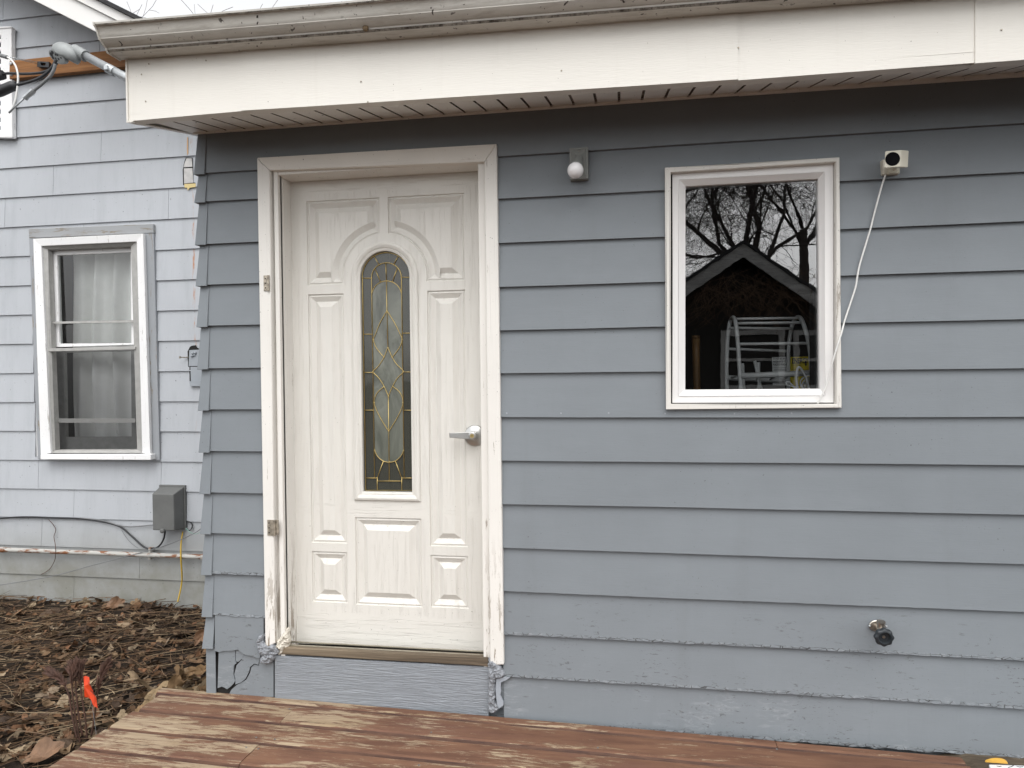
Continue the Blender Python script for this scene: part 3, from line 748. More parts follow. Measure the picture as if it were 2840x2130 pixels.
came([(d6, 1187, 490), (d6, 1190, 782), (d6, 1195, 1192)])
came([(d6, 1073, 938), (d6, 1095, 985), (d6, 1140, 1025), (d6, 1195, 1037), (d6, 1248, 1025), (d6, 1292, 985), (d6, 1313, 940)], sm=5)
came([(d6, 1145, 1030), (d6, 1095, 1167)]); came([(d6, 1245, 1028), (d6, 1298, 1167)])
for y_, l_ in ((293, (985, 1058)), (606, (990, 1070)), (1168, (1000, 1095))): came([(d6, l_[0], y_), (d6, l_[1], y_)])
for y_, l_ in ((289, (1312, 1386)), (606, (1312, 1388)), (1168, (1298, 1393))): came([(d6, l_[0], y_), (d6, l_[1], y_)])
came([(d5, 980, 1635), (d5, 1058, 1635)]); came([(d5, 1302, 1626), (d5, 1375, 1626)])
came([(d6, 1095, 1193), (d6, 1298, 1193)]); came([(d6, 1095, 1168), (d6, 1095, 1270)]); came([(d6, 1298, 1168), (d6, 1298, 1270)])
for p in [(d5, 1047, 1170), (d5, 1295, 1163), (d5, 1171, 1193), (d5, 1050, 1290), (d5, 1294, 1280), (d5, 1175, 1442), (d6, 1062, 20), (d6, 1301, 20), (d6, 1183, 88), (d6, 1060, 285), (d6, 1310, 284), (d6, 1187, 490), (d6, 1069, 545), (d6, 1307, 545), (d6, 1190, 780), (d6, 1073, 938), (d6, 1313, 940), (d6, 1195, 1036), (d6, 1095, 1168), (d6, 1298, 1168), (d6, 1150, 166), (d6, 1219, 168)]: dot(*p)
cm.build('brass_came', m_brass, door, smooth=True, clean=False)
fr_ = MB()
pts = arc5(1173, 1310, 120, 116, 175, 5) + [(d6, 1315, 940), (d6, 1292, 985), (d6, 1248, 1025), (d6, 1195, 1036), (d6, 1140, 1025), (d6, 1095, 985), (d6, 1073, 938)]
a = [dp(*p) for p in pts]
fr_.prism([(p.x, YC + .0022, p.z) for p in a], [(p.x, YC + .0028, p.z) for p in a]); fr_.build('bevelled_glass', m_frost, door)
# lever handle
hd = MB(); hc = at(1026, 941, YD)
hd.lathe([(.0, 0), (.0465, 0), (.0465, .004), (.043, .009), (.028, .016), (.022, .018), (.021, .022), (.016, .022), (.016, .046), (.0, .046)], (hc.x, YD + .0005, hc.z), (0, -1, 0), 40)
yl = YD - .052; cxl = at(1021, 941, yl).x; zc_ = at(1021, 941, yl).z
hd.lathe([(.0, -.006), (.0165, -.006), (.0165, .010), (.013, .0125), (.0, .0125)], (cxl, yl, zc_), (0, -1, 0), 28)
pL = [(cxl, zc_, .0155), (cxl - .03, zc_ + .0005, .0145), (cxl - .075, zc_ + .001, .0115), (cxl - .098, zc_ + .0015, .0105), (cxl - .104, zc_ + .002, .0105)]
ys = [yl - .004, yl - .006, yl - .006, yl - .004, yl + .012]
vs = []; fs = []
for (x_, z_, hh), y_ in zip(pL, ys): vs += [(x_, y_ - .004, z_ - hh), (x_, y_ - .004, z_ + hh), (x_, y_ + .004, z_ + hh), (x_, y_ + .004, z_ - hh)]
for i in range(4):
    for k in range(4): fs.append((i * 4 + k, i * 4 + (k + 1) % 4, i * 4 + 4 + (k + 1) % 4, i * 4 + 4 + k))
fs += [(0, 1, 2, 3), (16, 17, 18, 19)]
hd.add(vs, fs); hd.build('lever_handle', m_steel, door, bevel=.0015, clean=False)
kc = MB(); kc.lathe([(.0, 0), (.0085, 0), (.0085, .0015), (.0065, .0015), (.0065, .001), (.0, .001)], (cxl, yl - .0128, zc_), (0, -1, 0), 20)
kc.box(cxl - .004, cxl + .004, yl - .0148, yl - .0138, zc_ - .0011, zc_ + .0011, 1); kc.build('key_cylinder', [m_brass, m_darkgap], door)

# ---- foam and filler blobs round the foot of the door frame
def ep(f_, a, b_, y_): return at(*f_(a, b_), y_)
def blobfield(poly, y_, hmax, name, mat, seed, soft=.012):
    """a lumpy bead of filler: a height field standing out from the wall over a surveyed outline"""
    P = [at(*p, y_) for p in poly]; P = [(p.x, p.z) for p in P]; st = .0022
    xa, xb = min(p[0] for p in P), max(p[0] for p in P); za, zb = min(p[1] for p in P), max(p[1] for p in P)
    nx_, nz_ = int((xb - xa) / st) + 3, int((zb - za) / st) + 3; idx = {}; vs = []; fs = []
    def info(x_, z_):
        ins = False; dm = 9
        for i in range(len(P)):
            (x0, z0), (x1, z1) = P[i - 1], P[i]
            if (z0 > z_) != (z1 > z_) and x_ < (x1 - x0) * (z_ - z0) / (z1 - z0) + x0: ins = not ins
            ex, ez = x1 - x0, z1 - z0; t_ = max(0, min(1, ((x_ - x0) * ex + (z_ - z0) * ez) / (ex * ex + ez * ez + 1e-12)))
            dm = min(dm, math.hypot(x_ - x0 - t_ * ex, z_ - z0 - t_ * ez))
        return dm if ins else -dm
    for j in range(nz_):
        for i in range(nx_):
            x_, z_ = xa - st + i * st, za - st + j * st
            jx, jz = .0016 * noise.noise((x_ * 300, z_ * 300, seed)), .0016 * noise.noise((x_ * 300, z_ * 300, seed + 7))
            d_ = info(x_, z_) + .003 * noise.noise((x_ * 90, z_ * 90, seed + 3))
            if d_ < -.0022: continue
            e_ = max(0., min(1., d_ / soft)); q_ = Vector((x_, z_, seed))
            h_ = hmax * math.sqrt(e_) * (.62 + .55 * noise.noise(q_ * 45) + .28 * noise.noise(q_ * 120)) + .0035 * e_ * noise.noise(q_ * 330)
            idx[i, j] = len(vs); vs.append((x_ + jx, y_ - max(-.004, h_) + (.010 if d_ < .0004 else 0), z_ + jz))
    for (i, j), k in idx.items():
        if (i + 1, j) in idx and (i, j + 1) in idx and (i + 1, j + 1) in idx: fs.append((k, idx[i + 1, j], idx[i + 1, j + 1], idx[i, j + 1]))
    b = MB(); b.add(vs, fs); return b.build(name, mat, ext, smooth=True, recalc=False)
EG = lambda l: [eg(*p) for p in l]
EH = lambda l: [eh(*p) for p in l]
blobfield(EG([(1180, 480), (1120, 490), (1065, 570), (1058, 680), (1090, 760), (1120, 830), (1150, 860), (1125, 960), (1140, 1020), (1240, 1048), (1330, 1022), (1390, 960), (1395, 870), (1480, 840), (1500, 800), (1420, 690), (1370, 640), (1300, 655), (1200, 625), (1175, 600)]), -.022, .030, 'foam_filler', m_foam, 1)
blobfield(EG([(1430, 620), (1470, 560), (1530, 520), (1600, 420), (1640, 340), (1672, 400), (1660, 470), (1692, 560), (1682, 650), (1650, 740), (1600, 800), (1520, 862), (1460, 872), (1500, 800), (1440, 700)]), -.006, .036, 'cracked_filler', m_foamw, 2, .016)
blobfield(EH([(500, 500), (540, 470), (590, 500), (640, 520), (700, 590), (740, 680), (800, 740), (810, 800), (770, 850), (690, 885), (630, 880), (618, 1000), (622, 1100), (612, 1180), (632, 1210), (618, 1280), (645, 1330), (682, 1400), (676, 1460), (600, 1500), (510, 1490), (488, 1440), (492, 1300), (486, 1150), (492, 1000), (496, 880), (488, 780), (488, 650)]), -.020, .027, 'foam_filler', m_foam, 3)
sm_ = MB(); sm_.slab([eh(*p) for p in [(640, 890), (800, 850), (885, 858), (830, 900), (725, 945), (720, 1020), (728, 1110), (712, 1180), (770, 1310), (768, 1375), (735, 1395), (690, 1430), (660, 1380), (640, 1250), (625, 1050)]], -.0265, -.018)
sm_.build('paint_smear', plain('pale_paint_smear', (.33, .36, .40), .5), ext)

# ---- right-hand window
win = MB()
o0 = [(1436.4, 362.3), (1814, 339), (1818.6, 881.3), (1439, 884)]
o1 = [(1448.9, 371.8), (1806, 349.6), (1807, 872.8), (1449.5, 872.8)]
win.frame(o0, o1, -.040, .012)
window = win.build('window', m_wtrim, ext, bevel=.004)
w2 = MB(); w2.frame([(1446, 369), (1809, 346), (1810, 876), (1446, 876)], [(1455, 377), (1797, 355), (1798, 867), (1455, 867)], -.006, .012); w2.build('shadow_gap', m_darkgap, window)  # near-black frame: shade painted between trim and sash
w2 = MB(); a0 = [(1452.5, 373), (1800.5, 352.5), (1801, 869.8), (1452.5, 870)]; a1 = [(1466.4, 388), (1781.2, 371.3), (1782.3, 854.4), (1466, 855.5)]; a2 = [(1480.2, 402.4), (1767, 385.9), (1770.6, 839.7), (1480.2, 842.2)]
w2.frame(a0, a1, -.014, .05)
w2.build('sash_frame', m_vinyl, window, bevel=.0015)
w2 = MB(); w2.frame(a1, a2, -.017, .05, .004); w2.build('glazing_bead', m_vinyl, window, bevel=.001)
P4 = [at(*p, .02) for p in [(1478, 400), (1769, 383), (1772, 842), (1478, 844)]]
w2 = MB(); w2.add([(p.x, .020, p.z) for p in P4], [(3, 2, 1, 0)]); w2.build('pane', m_glass, window, recalc=False)
w2 = MB()
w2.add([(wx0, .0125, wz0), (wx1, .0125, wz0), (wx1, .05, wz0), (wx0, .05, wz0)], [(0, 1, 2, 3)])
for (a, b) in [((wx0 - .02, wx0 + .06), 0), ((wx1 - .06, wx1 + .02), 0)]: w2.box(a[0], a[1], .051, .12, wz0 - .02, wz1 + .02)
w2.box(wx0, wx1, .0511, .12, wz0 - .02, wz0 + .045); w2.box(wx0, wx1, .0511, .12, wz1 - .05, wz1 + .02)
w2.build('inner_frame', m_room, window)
# screws under the window and along that board
sw = MB()
for f_, a, b in [(crop(1340, 1055, .33454), *p_) for p_ in [(195, 273), (645, 273), (1040, 272), (1508, 275), (2083, 277)]] + [(crop(2100, 1055, .33454), 285, 272)]:
    sw = MB(); p = at(*f_(a, b), -.021); sw.lathe([(.0, 0), (.0042, 0), (.003, .0018), (.0, .0018)], (p.x, -.0195, p.z), (0, -1, 0), 10); sw.build('screw_head', m_meter, ext)

# ---- things seen through that window
rack = thing('drying_rack', (.55, .28, 1.2), 'white tubular rack with two hoop ends standing behind the window glass', 'rack')
def W(a, b, y_): return at(*wB(a, b), y_)
def hoop(near, far, yn, yfr):
    return smooth_path([W(*p, yfr) for p in far] + [W(*near[0], (yn * .65 + yfr * .35))] + [W(*p, yn) for p in near[1:]], 5)
YN, YR = .16, .42
for near, far in [([(868, 300), (888, 370), (908, 560), (925, 830), (945, 1120)], [(798, 1120), (795, 800), (802, 560), (816, 400), (838, 315)]), ([(1545, 300), (1590, 395), (1632, 560), (1655, 760), (1668, 1100)], [(1425, 1100), (1425, 700), (1436, 520), (1462, 385), (1500, 305)])]:
    h = MB(); h.tube(hoop(near, far, YN, YR), .0085, 8); h.build('hoop', m_rack, rack, smooth=True)
for a, b, y_ in [((862, 312), (1530, 303), .29), ((888, 357), (1568, 348), .22), ((822, 404), (1468, 411), .38), ((915, 569), (1625, 560), YN), ((808, 618), (1438, 641), YR)]:
    h = MB(); h.tube([W(*a, y_), W(*b, y_)], .006, 8); h.build('rail', m_rack, rack, smooth=True)
h = MB(); h.tube([W(935, 895, YN), W(1640, 865, YN)], .012, 8); h.tube([W(798, 912, YR), W(1430, 950, YR)], .011, 8)
for i in range(5): h.tube([W(940 + i * 130, 893 - i * 5, YN), W(840 + i * 130, 912 + i * 8, YR)], .004, 6)
h.build('shelf', m_rack, rack, smooth=True)
for a, b in [((955, 765), (975, 1110)), ((1080, 740), (1165, 1110)), ((1120, 755), (1120, 1110))]:
    h = MB(); h.tube([W(*a, .33), W(*b, .33)], .007, 6); h.build('rod', m_rack, rack, smooth=True)
yl_ = .50
hp = [W(1262, 700, yl_), W(1738, 700, yl_)]
htr = thing('water_heater', (.75, .78, -.2), 'dark water heater tank carrying a yellow and a white label behind the window glass', 'water heater')
t = MB(); t.lathe([(.0, 0), (.27, 0), (.27, 1.42), (.25, 1.46), (.0, 1.47)], (.80, .785, -.22), (0, 0, 1), 40); t.build('tank', m_tank, htr, smooth=True)
yq = .508
lab = MB(); lab.slab([wB(1443, 700), wB(1748, 694), wB(1748, 1060), wB(1440, 1060)], yq, yq + .004); lb = lab.build('yellow_label', m_ylabel, htr)
p = W(1462, 764, yq - .001)
lettering('ENERGYGUIDE', (p.x, yq - .0012, p.z), .030, m_black_ink, lb, bold=.0012, width=(W(1762, 764, yq).x - p.x))
ar = MB(); ar.slab([wB(1598, 740), wB(1610, 740), wB(1610, 780), wB(1620, 772), wB(1604, 796), wB(1588, 772), wB(1598, 780)], yq - .0015, yq)
for yy in (768, 782): ar.slab([wB(1455, yy), wB(1560, yy), wB(1560, yy + 3), wB(1455, yy + 3)], yq - .001, yq)
for yy in (712, 826, 905, 990): ar.slab([wB(1460, yy), wB(1740, yy), wB(1740, yy + 3), wB(1460, yy + 3)], yq - .001, yq)
ar.build('arrow_mark', m_black_ink, lb)
p = W(1600, 876, yq); lettering('$488', (p.x, yq - .0012, p.z), .026, m_black_ink, lb, bold=.0006)
lab = MB(); lab.slab([wB(1258, 702), wB(1434, 698), wB(1434, 990), wB(1268, 990)], yq, yq + .004); lb2 = lab.build('white_label', m_wlabel, htr)
for yy, tx in ((728, 'DO NOT RETURN THIS'), (758, 'WATER HEATER TO THE'), (788, 'PLACE OF PURCHASE'), (880, '1-800-432-8373')):
    p = W(1268, yy, yq); lettering(tx, (p.x, yq - .0012, p.z), .0125, m_black_ink, lb2, bold=.0003, width=(W(1430, yy, yq).x - p.x))
ar = MB()
for yy in (810, 826, 840, 905, 925, 945): ar.slab([wB(1275, yy), wB(1425, yy), wB(1425, yy + 3), wB(1275, yy + 3)], yq - .001, yq)
ar.build('small_print', m_black_ink, lb2)
t = MB(); t.tube([W(487, 1120, .3), W(487, 1000, .3), W(480, 700, .3), W(478, 512, .3)], [.017, .016, .0165, .018], 8); t.lathe([(.0, 0), (.0185, 0), (.017, .012), (.0, .014)], W(478, 512, .3), (0, 0, 1), 10)
tag(t.build('wooden_pole', m_handlewood, smooth=True), 'yellowish wooden pole upright in the left part of the dark window', 'pole')
t = MB()
for k in range(6):
    c_ = W(1640 + 14 * (k % 3), 975 + 9 * k, .13 + .01 * k); rr = .034 - .002 * k
    t.tube([c_ + Vector((rr * math.cos(a_ * .35 + k), .008 * math.sin(a_ + k), rr * (1 - .1 * k) * math.sin(a_ * .35 + k))) for a_ in range(20)], .0032, 6)
t.tube(smooth_path([W(1525, 1050, .12), W(1505, 930, .12), W(1515, 835, .12), W(1535, 805, .12), W(1575, 850, .12), W(1615, 940, .12), W(1640, 1050, .12)], 5), .0045, 6)
t.tube(smooth_path([W(1530, 1030, .12), W(1470, 1000, .12), W(1420, 995, .12), W(1398, 970, .12), W(1425, 955, .12), W(1465, 990, .12), W(1500, 1035, .12)], 5), .0035, 6)
tag(t.build('cable_coil', m_rack, smooth=True), 'white flat cable bundled in loose loops in the lower right corner of the window', 'cable coil')
t = MB(); t.ball(W(1715, 850, .13), .014, 8, 0, (1, .8, 1.9)); t.ball(W(1722, 800, .13), .010, 8, 0, (1, .8, 1)); tag(t.build('plug', m_rack, smooth=True), 'small rounded white plug hanging at the window edge over the yellow label', 'plug')

# ================================================================== THE PALE MAIN HOUSE
YW = 1.6
hou = thing('gabled_house', (-3.6, 3.0, -.3), 'pale blue-grey gabled house set back at the left with an old curtained sash window', 'house')
HL = [4.46, 4.245, 4.031, 3.816, 3.602, 3.388, 3.171, 2.953, 2.737, 2.522, 2.307, 2.093, 1.879, 1.666, 1.452, 1.239, 1.027, .8135, .603, .392, .183, -.0285, -.234]
seams = {5: [], }
def hz(f_, a, b): p = at(*f_(a, b), YW - .012); return p.x, p.z
seam_pts = [(q1, 28, 140), (q1, 856, 395), (q1, 872, 1270), (q1, 459, 1550), (q2, 40, 190), (q2, 1455, 120), (q2, 717, 290), (q3, 330, 780), (q3, 1390, 780), (q3, 637, 1040), (q3, 360, 1280), (q3, 1205, 1540), (q4, 636, 120), (q3, 1778, 1360), (q1, 1700, 1250)]
SP_ = [hz(*s_) for s_ in seam_pts]
hw = MB(); XL = -6.6; XRR = -1.845
wgo = [q2(245, 320), q2(1320, 275), q3(1380, 655), q3(325, 650)]
ga, gb = at(*wgo[0], YW), at(*wgo[2], YW)
gwx0, gwx1, gwz0, gwz1 = ga.x + .03, gb.x - .02, at(*q3(350, 630), YW).z, ga.z - .03
hy0, hy1 = YW - .016, YW - .004
YR_ = 1.30
_la, _lb = at(*q1(290, 0), YR_), at(*q1(905, 312), YR_)
def zr(X): return _la.z + (X - _la.x) * (_lb.z - _la.z) / (_lb.x - _la.x) + .045
def hboard(x0, x1, zb, zt, c0=None, c1=None, seed=0):
    c0 = zb if c0 is None else max(c0, zb); c1 = zt if c1 is None else min(c1, zt)
    if c1 - c0 < .004 or x1 - x0 < .004: return
    yf2 = lambda z_: hy0 + (hy1 - hy0) * (z_ - zb) / (zt - zb)
    n = max(1, int((x1 - x0) / .12)); vs = []; fs = []
    for i in range(n + 1):
        X = x0 + (x1 - x0) * i / n; j = .0016 * noise.noise((X * 3, seed, 0)) if c0 == zb else 0
        ca, cb_ = min(c0 + j, zr(X)), min(c1, zr(X)); vs += [(X, YW + .01, ca), (X, yf2(ca), ca), (X, yf2(cb_), cb_)]
    for i in range(n):
        a = i * 3; b = a + 3; fs += [(a, b, b + 1, a + 1), (a + 1, b + 1, b + 2, a + 2)]
    fs += [(0, 1, 2), (n * 3, n * 3 + 2, n * 3 + 1)]
    hw.add(vs, fs)
# damaged spots at the right end of the wall: bare patch above, hole below
def patchx(z_): return None
for k, zb in enumerate(HL):
    zt = (HL[k - 1] if k else HL[0] + .215) + .004
    cuts = sorted([x_ for x_, z_ in SP_ if zb < z_ < zt])
    xe_ = [XL] + cuts + [XRR]
    for a, b in zip(xe_[:-1], xe_[1:]):
        a2, b2 = a + .0012, b - .0012
        if zb < gwz1 and zt > gwz0 and a2 < gwx1 and b2 > gwx0:
            hboard(a2, min(b2, gwx0), zb, zt, seed=k); hboard(max(a2, gwx1), b2, zb, zt, seed=k)
            hboard(max(a2, gwx0), min(b2, gwx1), zb, zt, c0=gwz1, seed=k); hboard(max(a2, gwx0), min(b2, gwx1), zb, zt, c1=gwz0, seed=k)
        else: hboard(a2, b2, zb, zt, seed=k)
for xa_, xb_ in ((XL, gwx0), (gwx1, XRR)): hw.prism([(xa_, YW + .0102, -.6), (xb_, YW + .0102, -.6), (xb_, YW + .0102, zr(xb_)), (xa_, YW + .0102, zr(xa_))], [(xa_, YW + .05, -.6), (xb_, YW + .05, -.6), (xb_, YW + .05, zr(xb_)), (xa_, YW + .05, zr(xa_))], 1)
hw.box(gwx0, gwx1, YW + .0102, YW + .05, -.6, gwz0, 1); hw.box(gwx0, gwx1, YW + .0102, YW + .05, gwz1, zr(gwx1), 1)
hw.build('wall', [m_lsid, m_darkgap], hou, clean=False)
# concrete footing glimpsed under the siding
f = MB(); f.box(XL, -1.86, YW - .004, YW + .1, -.62, -.236); f.build('foundation', plain('concrete', (.30, .28, .24), .9, nz=.25, scale=20, bumpk=.4), hou)
# bare patch, yellow foam, broken hole
pm = MB(); yp = YW - .0145
pm.slab([q1(1605, 1360), q1(1660, 1362), q1(1672, 1575), q1(1690, 1580), q1(1690, 1600), q1(1582, 1600), q1(1578, 1470), q1(1592, 1400)], yp - .0008, yp + .004, 1)
pm.slab([q1(1612, 1368), q1(1656, 1368), q1(1662, 1440), q1(1586, 1445), q1(1596, 1405)], yp - .0022, yp)
pm.slab([q1(1588, 1455), q1(1662, 1452), q1(1670, 1578), q1(1590, 1585)], yp - .0022, yp)
pm.slab([q1(1592, 1590), q1(1690, 1584), q1(1690, 1615), q1(1640, 1622), q1(1622, 1645), q1(1615, 1620), q1(1595, 1622)], yp - .003, yp, 2)
pm.slab([q1(1616, 1185), q1(1624, 1185), q1(1626, 1330), q1(1618, 1345), q1(1614, 1290)], yp - .002, yp, 3)
pm.build('bare_patch', [plain('grey_white_sheathing', (.50, .49, .48), .8, nz=.2, scale=20), m_darkgap, plain('yellow_foam', (.62, .50, .24), .8), plain('raw_fibre', (.52, .33, .18), .9)], hou)
pm = MB()
pm.slab([q2(1640, 1340), q2(1655, 1330), q2(1690, 1325), q2(1700, 1345), q2(1740, 1365), q2(1740, 1512), q2(1625, 1512), q2(1620, 1380)], yp - .0008, yp + .004, 1)
pm.slab([q2(1636, 1368), q2(1740, 1362), q2(1740, 1504), q2(1630, 1506)], yp - .0018, yp)
pm.slab([q2(1645, 1516), q2(1745, 1514), q2(1745, 1632), q2(1650, 1634)], yp - .0018, yp)
pm.slab([q2(1636, 1510), q2(1646, 1510), q2(1648, 1640), q2(1638, 1640)], yp - .0012, yp, 1)
pm.slab([q2(1636, 1636), q2(1770, 1632), q2(1770, 1680), q2(1640, 1680)], yp - .016, yp)
for a, b, r_0 in [(1665, 1395, .012), (1660, 1415, .011), (1688, 1392, .010), (1680, 1412, .008)]: pm.ball(at(*q2(a, b), yp - .004), r_0, 7)
pm.tube([at(*q2(1556, 1430), yp - .04), at(*q2(1626, 1430), yp)], .004, 6, 2); pm.lathe([(.0, 0), (.009, 0), (.009, .003), (.0, .003)], at(*q2(1556, 1430), yp - .04), (-.5, -1, 0), 10, 2)
pm.build('broken_patch', [m_meter, m_darkgap, m_copper], hou)
# raw cedar plank bolted under the gable
pk = MB(); pk.slab([q1(80, 525), q1(1120, 415), q1(1120, 572), q1(80, 682)], YW - .062, YW - .018); plank = pk.build('plank', m_plank, hou, bevel=.004)
for a, b in ((98, 549), (100, 642)):
    bt = MB(); p = at(*q1(a, b), YW - .064); bt.lathe([(.0, 0), (.012, 0), (.010, .008), (.0, .010)], p, (0, -1, 0), 10); bt.build('bolt', m_galv, plank)
# gable vent frame at the far left
fv = MB(); fv.slab([q1(-220, 262), q1(98, 232), q1(98, 300), q1(-220, 320)], YW - .055, YW - .02); fv.slab([q1(6, 300), q1(98, 232), q1(104, 1190), q1(2, 1190)], YW - .0545, YW - .02)
fv.slab([q1(-220, 1125), q1(104, 1120), q1(106, 1184), q1(-220, 1190)], YW - .0555, YW - .02)
fv.slab([q1(-220, 232), q1(95, 226), q1(100, 238), q1(-220, 262)], YW - .062, YW - .02)
vent = fv.build('gable_vent', m_oldwin, hou, bevel=.003)
lv = MB(); lv.slab([q1(-220, 300), q1(30, 300), q1(30, 1130), q1(-220, 1130)], YW - .02, YW - .017)
lv.build('dark_opening', m_darkgap, vent)
lv = MB()
for k in range(11): lv.slab([q1(-220, 340 + k * 72), q1(22, 335 + k * 72), q1(22, 362 + k * 72), q1(-220, 367 + k * 72)], YW - .040, YW - .021)
lv.build('louvre', m_oldwin, vent)
# rake board, trim, roof slope of the gable
YR_ = 1.30
def rk(a, b, ext_=1.0): return at(*q1(a, b), YR_)
lowA, lowB = rk(290, 0), rk(905, 312); mdA, mdB = rk(660, 0), rk(1010, 180); upA, upB = rk(800, 0), rk(1155, 165)
slope = (lowB - lowA).normalized()
def line_at(p, X): return Vector((X, YR_, p.z + (X - p.x) * slope.z / slope.x))
XPK = -6.4; XE = -2.20
rb = MB(); a = [line_at(lowA, XPK), line_at(lowA, XE), line_at(mdB, XE), line_at(mdB, XPK)]; rb.prism(a, [(p.x, YR_ + .03, p.z) for p in a]); rb.build('rake_board', m_rake, hou, bevel=.003)
rb = MB(); a = [line_at(mdB, XPK) + Vector((0, -.02, .001)), line_at(mdB, XE) + Vector((0, -.02, .001)), line_at(upB, XE) + Vector((0, -.02, 0)), line_at(upB, XPK) + Vector((0, -.02, 0))]; rb.prism(a, [(p.x, YR_ + .03, p.z) for p in a]); rb.build('rake_trim', m_rake, hou, bevel=.003)
rb = MB(); o_ = Vector((0, 0, .002)); a = [line_at(upB, XPK) + o_, line_at(upB, XE) + o_, line_at(upB, XE) + Vector((0, 0, .03)), line_at(upB, XPK) + Vector((0, 0, .03))]
rb.prism([(p.x, YR_ - .045, p.z) for p in a], [(p.x, 9, p.z) for p in a])
b_ = [(2 * XPK - p.x, p.y, p.z) for p in a]; rb.prism([(p[0], YR_ - .045, p[2]) for p in b_], [(p[0], 9, p[2]) for p in b_]); rb.build('roof', m_shing, hou)
rb = MB(); a = [line_at(lowA, XPK) + Vector((0, .03, .03)), line_at(lowA, XE) + Vector((0, .03, .03)), line_at(lowA, XE) + Vector((0, .33, .03)), line_at(lowA, XPK) + Vector((0, .33, .03))]
rb.prism(a, [(p.x, p.y, p.z + .01) for p in a]); rb.build('rake_soffit', m_rake, hou)
gb_ = MB(); gb_.add([(XL, YW + .06, zr(XL) - .05), (XE, YW + .06, zr(XE) - .05), (XE, 9, zr(XE) - .05), (XL, 9, zr(XL) - .05)], [(0, 1, 2, 3)]); gb_.build('attic_floor', m_room, hou, recalc=False)

# ---- old sash window with curtain
ow = MB(); y0 = YW - .030
ow.slab([q2(245, 320), q2(1320, 275), q2(1326, 355), q2(250, 400)], y0 - .004, YW + .01); head = ow.build('window', m_greyhead, hou, bevel=.004)
ow = MB(); ow.slab([q2(250, 400), q2(300, 400), q3(350, 650), q3(325, 650)], y0, YW + .01); ow.build('old_casing', m_greywood, head, bevel=.003)
ow = MB(); ow.slab([q2(1225, 360), q2(1326, 358), q3(1380, 662), q3(1280, 662)], y0, YW + .01); ow.build('old_casing', m_greywood, head, bevel=.003)
ow = MB(); W0 = [q2(285, 405), q2(1235, 360), q3(1297, 615), q3(350, 615)]; W1 = [q2(355, 468), q2(1180, 430), q3(1228, 600), q3(437, 600)]
o = [at(*p, y0 - .03) for p in W0]; i_ = [at(*p, y0 - .022) for p in W1]
for k in (0, 1, 3):
    a = [o[k], o[(k + 1) % 4], i_[(k + 1) % 4], i_[k]]; ow.prism(a, [(p.x, y0 - .002, p.z) for p in a])
ow.build('storm_frame', m_oldwin, head, bevel=.003)
ow = MB(); ow.slab([q3(348, 614), q3(1302, 612), q3(1302, 660), q3(348, 655)], y0 - .05, YW + .01); ow.build('window_sill', m_oldwin, head, bevel=.003)
m_alu = plain('aged_aluminium', (.40, .395, .38), .5, .3, .12, 20)
W2 = [q2(415, 500), q2(1130, 470), q3(1185, 570), q3(478, 575)]
ow = MB(); ow.frame(W1, W2, y0 - .012, YW + .02, y0 + .01); ow.slab([q2(415, 1352), q2(1168, 1335), q2(1168, 1362), q2(418, 1380)], y0 - .006, YW + .0)
ow.build('storm_track', m_alu, head, bevel=.0015)
ow = MB(); yu = YW + .03
ow.frame([q2(440, 500), q2(1150, 470), q2(1165, 1320), q2(455, 1340)], [q2(492, 548), q2(1128, 522), q2(1135, 1305), q2(512, 1312)], yu, yu + .03)
ow.build('upper_sash', m_oldwin, head, bevel=.002)
ow = MB(); ow.slab([q2(432, 1122), q2(1152, 1108), q2(1152, 1128), q2(432, 1140)], yu - .03, yu - .015); ow.build('storm_rail', m_alu, head)
ow = MB(); ow.frame([q2(455, 1378), q2(1160, 1362), q3(1180, 575), q3(490, 572)], [q2(556, 1390), q2(1130, 1376), q3(1140, 458), q3(570, 462)], yu + .035, yu + .06); ow.build('lower_sash', m_alu, head, bevel=.002)
ow = MB(); ow.slab([q3(478, 302), q3(1170, 300), q3(1170, 338), q3(482, 338)], yu - .02, yu - .008); ow.build('screen_rail', plain('dull_rail', (.17, .17, .165), .6), head)
def pane(pts, y_, mat, name='pane'):
    g_ = MB(); g_.add([at(*p, y_) for p in pts], [(3, 2, 1, 0)]); return g_.build(name, mat, head, recalc=False)
pane([q2(490, 545), q2(1130, 520), q2(1136, 1308), q2(510, 1314)], yu + .015, m_glass2)
pane([q2(450, 1375), q2(1170, 1360), q3(1182, 572), q3(484, 575)], yu + .0, m_screen, 'screen')
cu = MB(); zc0, zc1 = gwz0 - .1, gwz1 + .1
def curtain(xa, xb, mb, amp, ph):
    n = 70; vs = []; fs = []
    for i in range(n + 1):
        u = i / n; X = xa + (xb - xa) * u
        for j in range(9):
            t_ = j / 8; gather = (.55 + .45 * abs(t_ - .1))
            y_ = YW + .24 + amp * (math.sin(u * 34 + ph + .8 * math.sin(3 * t_)) + .5 * math.sin(u * 61 + ph * 2 + t_ * 1.2))
            vs.append((X + .03 * math.sin(t_ * 4 + u * 5) * (1 - t_), y_, zc1 + (zc0 - zc1) * t_))
    for i in range(n):
        for j in range(8): fs.append((i * 9 + j, i * 9 + 9 + j, i * 9 + 10 + j, i * 9 + 1 + j))
    mb.add(vs, fs)
curtain(gwx0 + .06, gwx1 + .05, cu, .042, .6)
cu.build('curtain', m_curt, head, smooth=True, recalc=False)
ir = MB(); X0, X1 = gwx0 - .2, gwx1 + .2
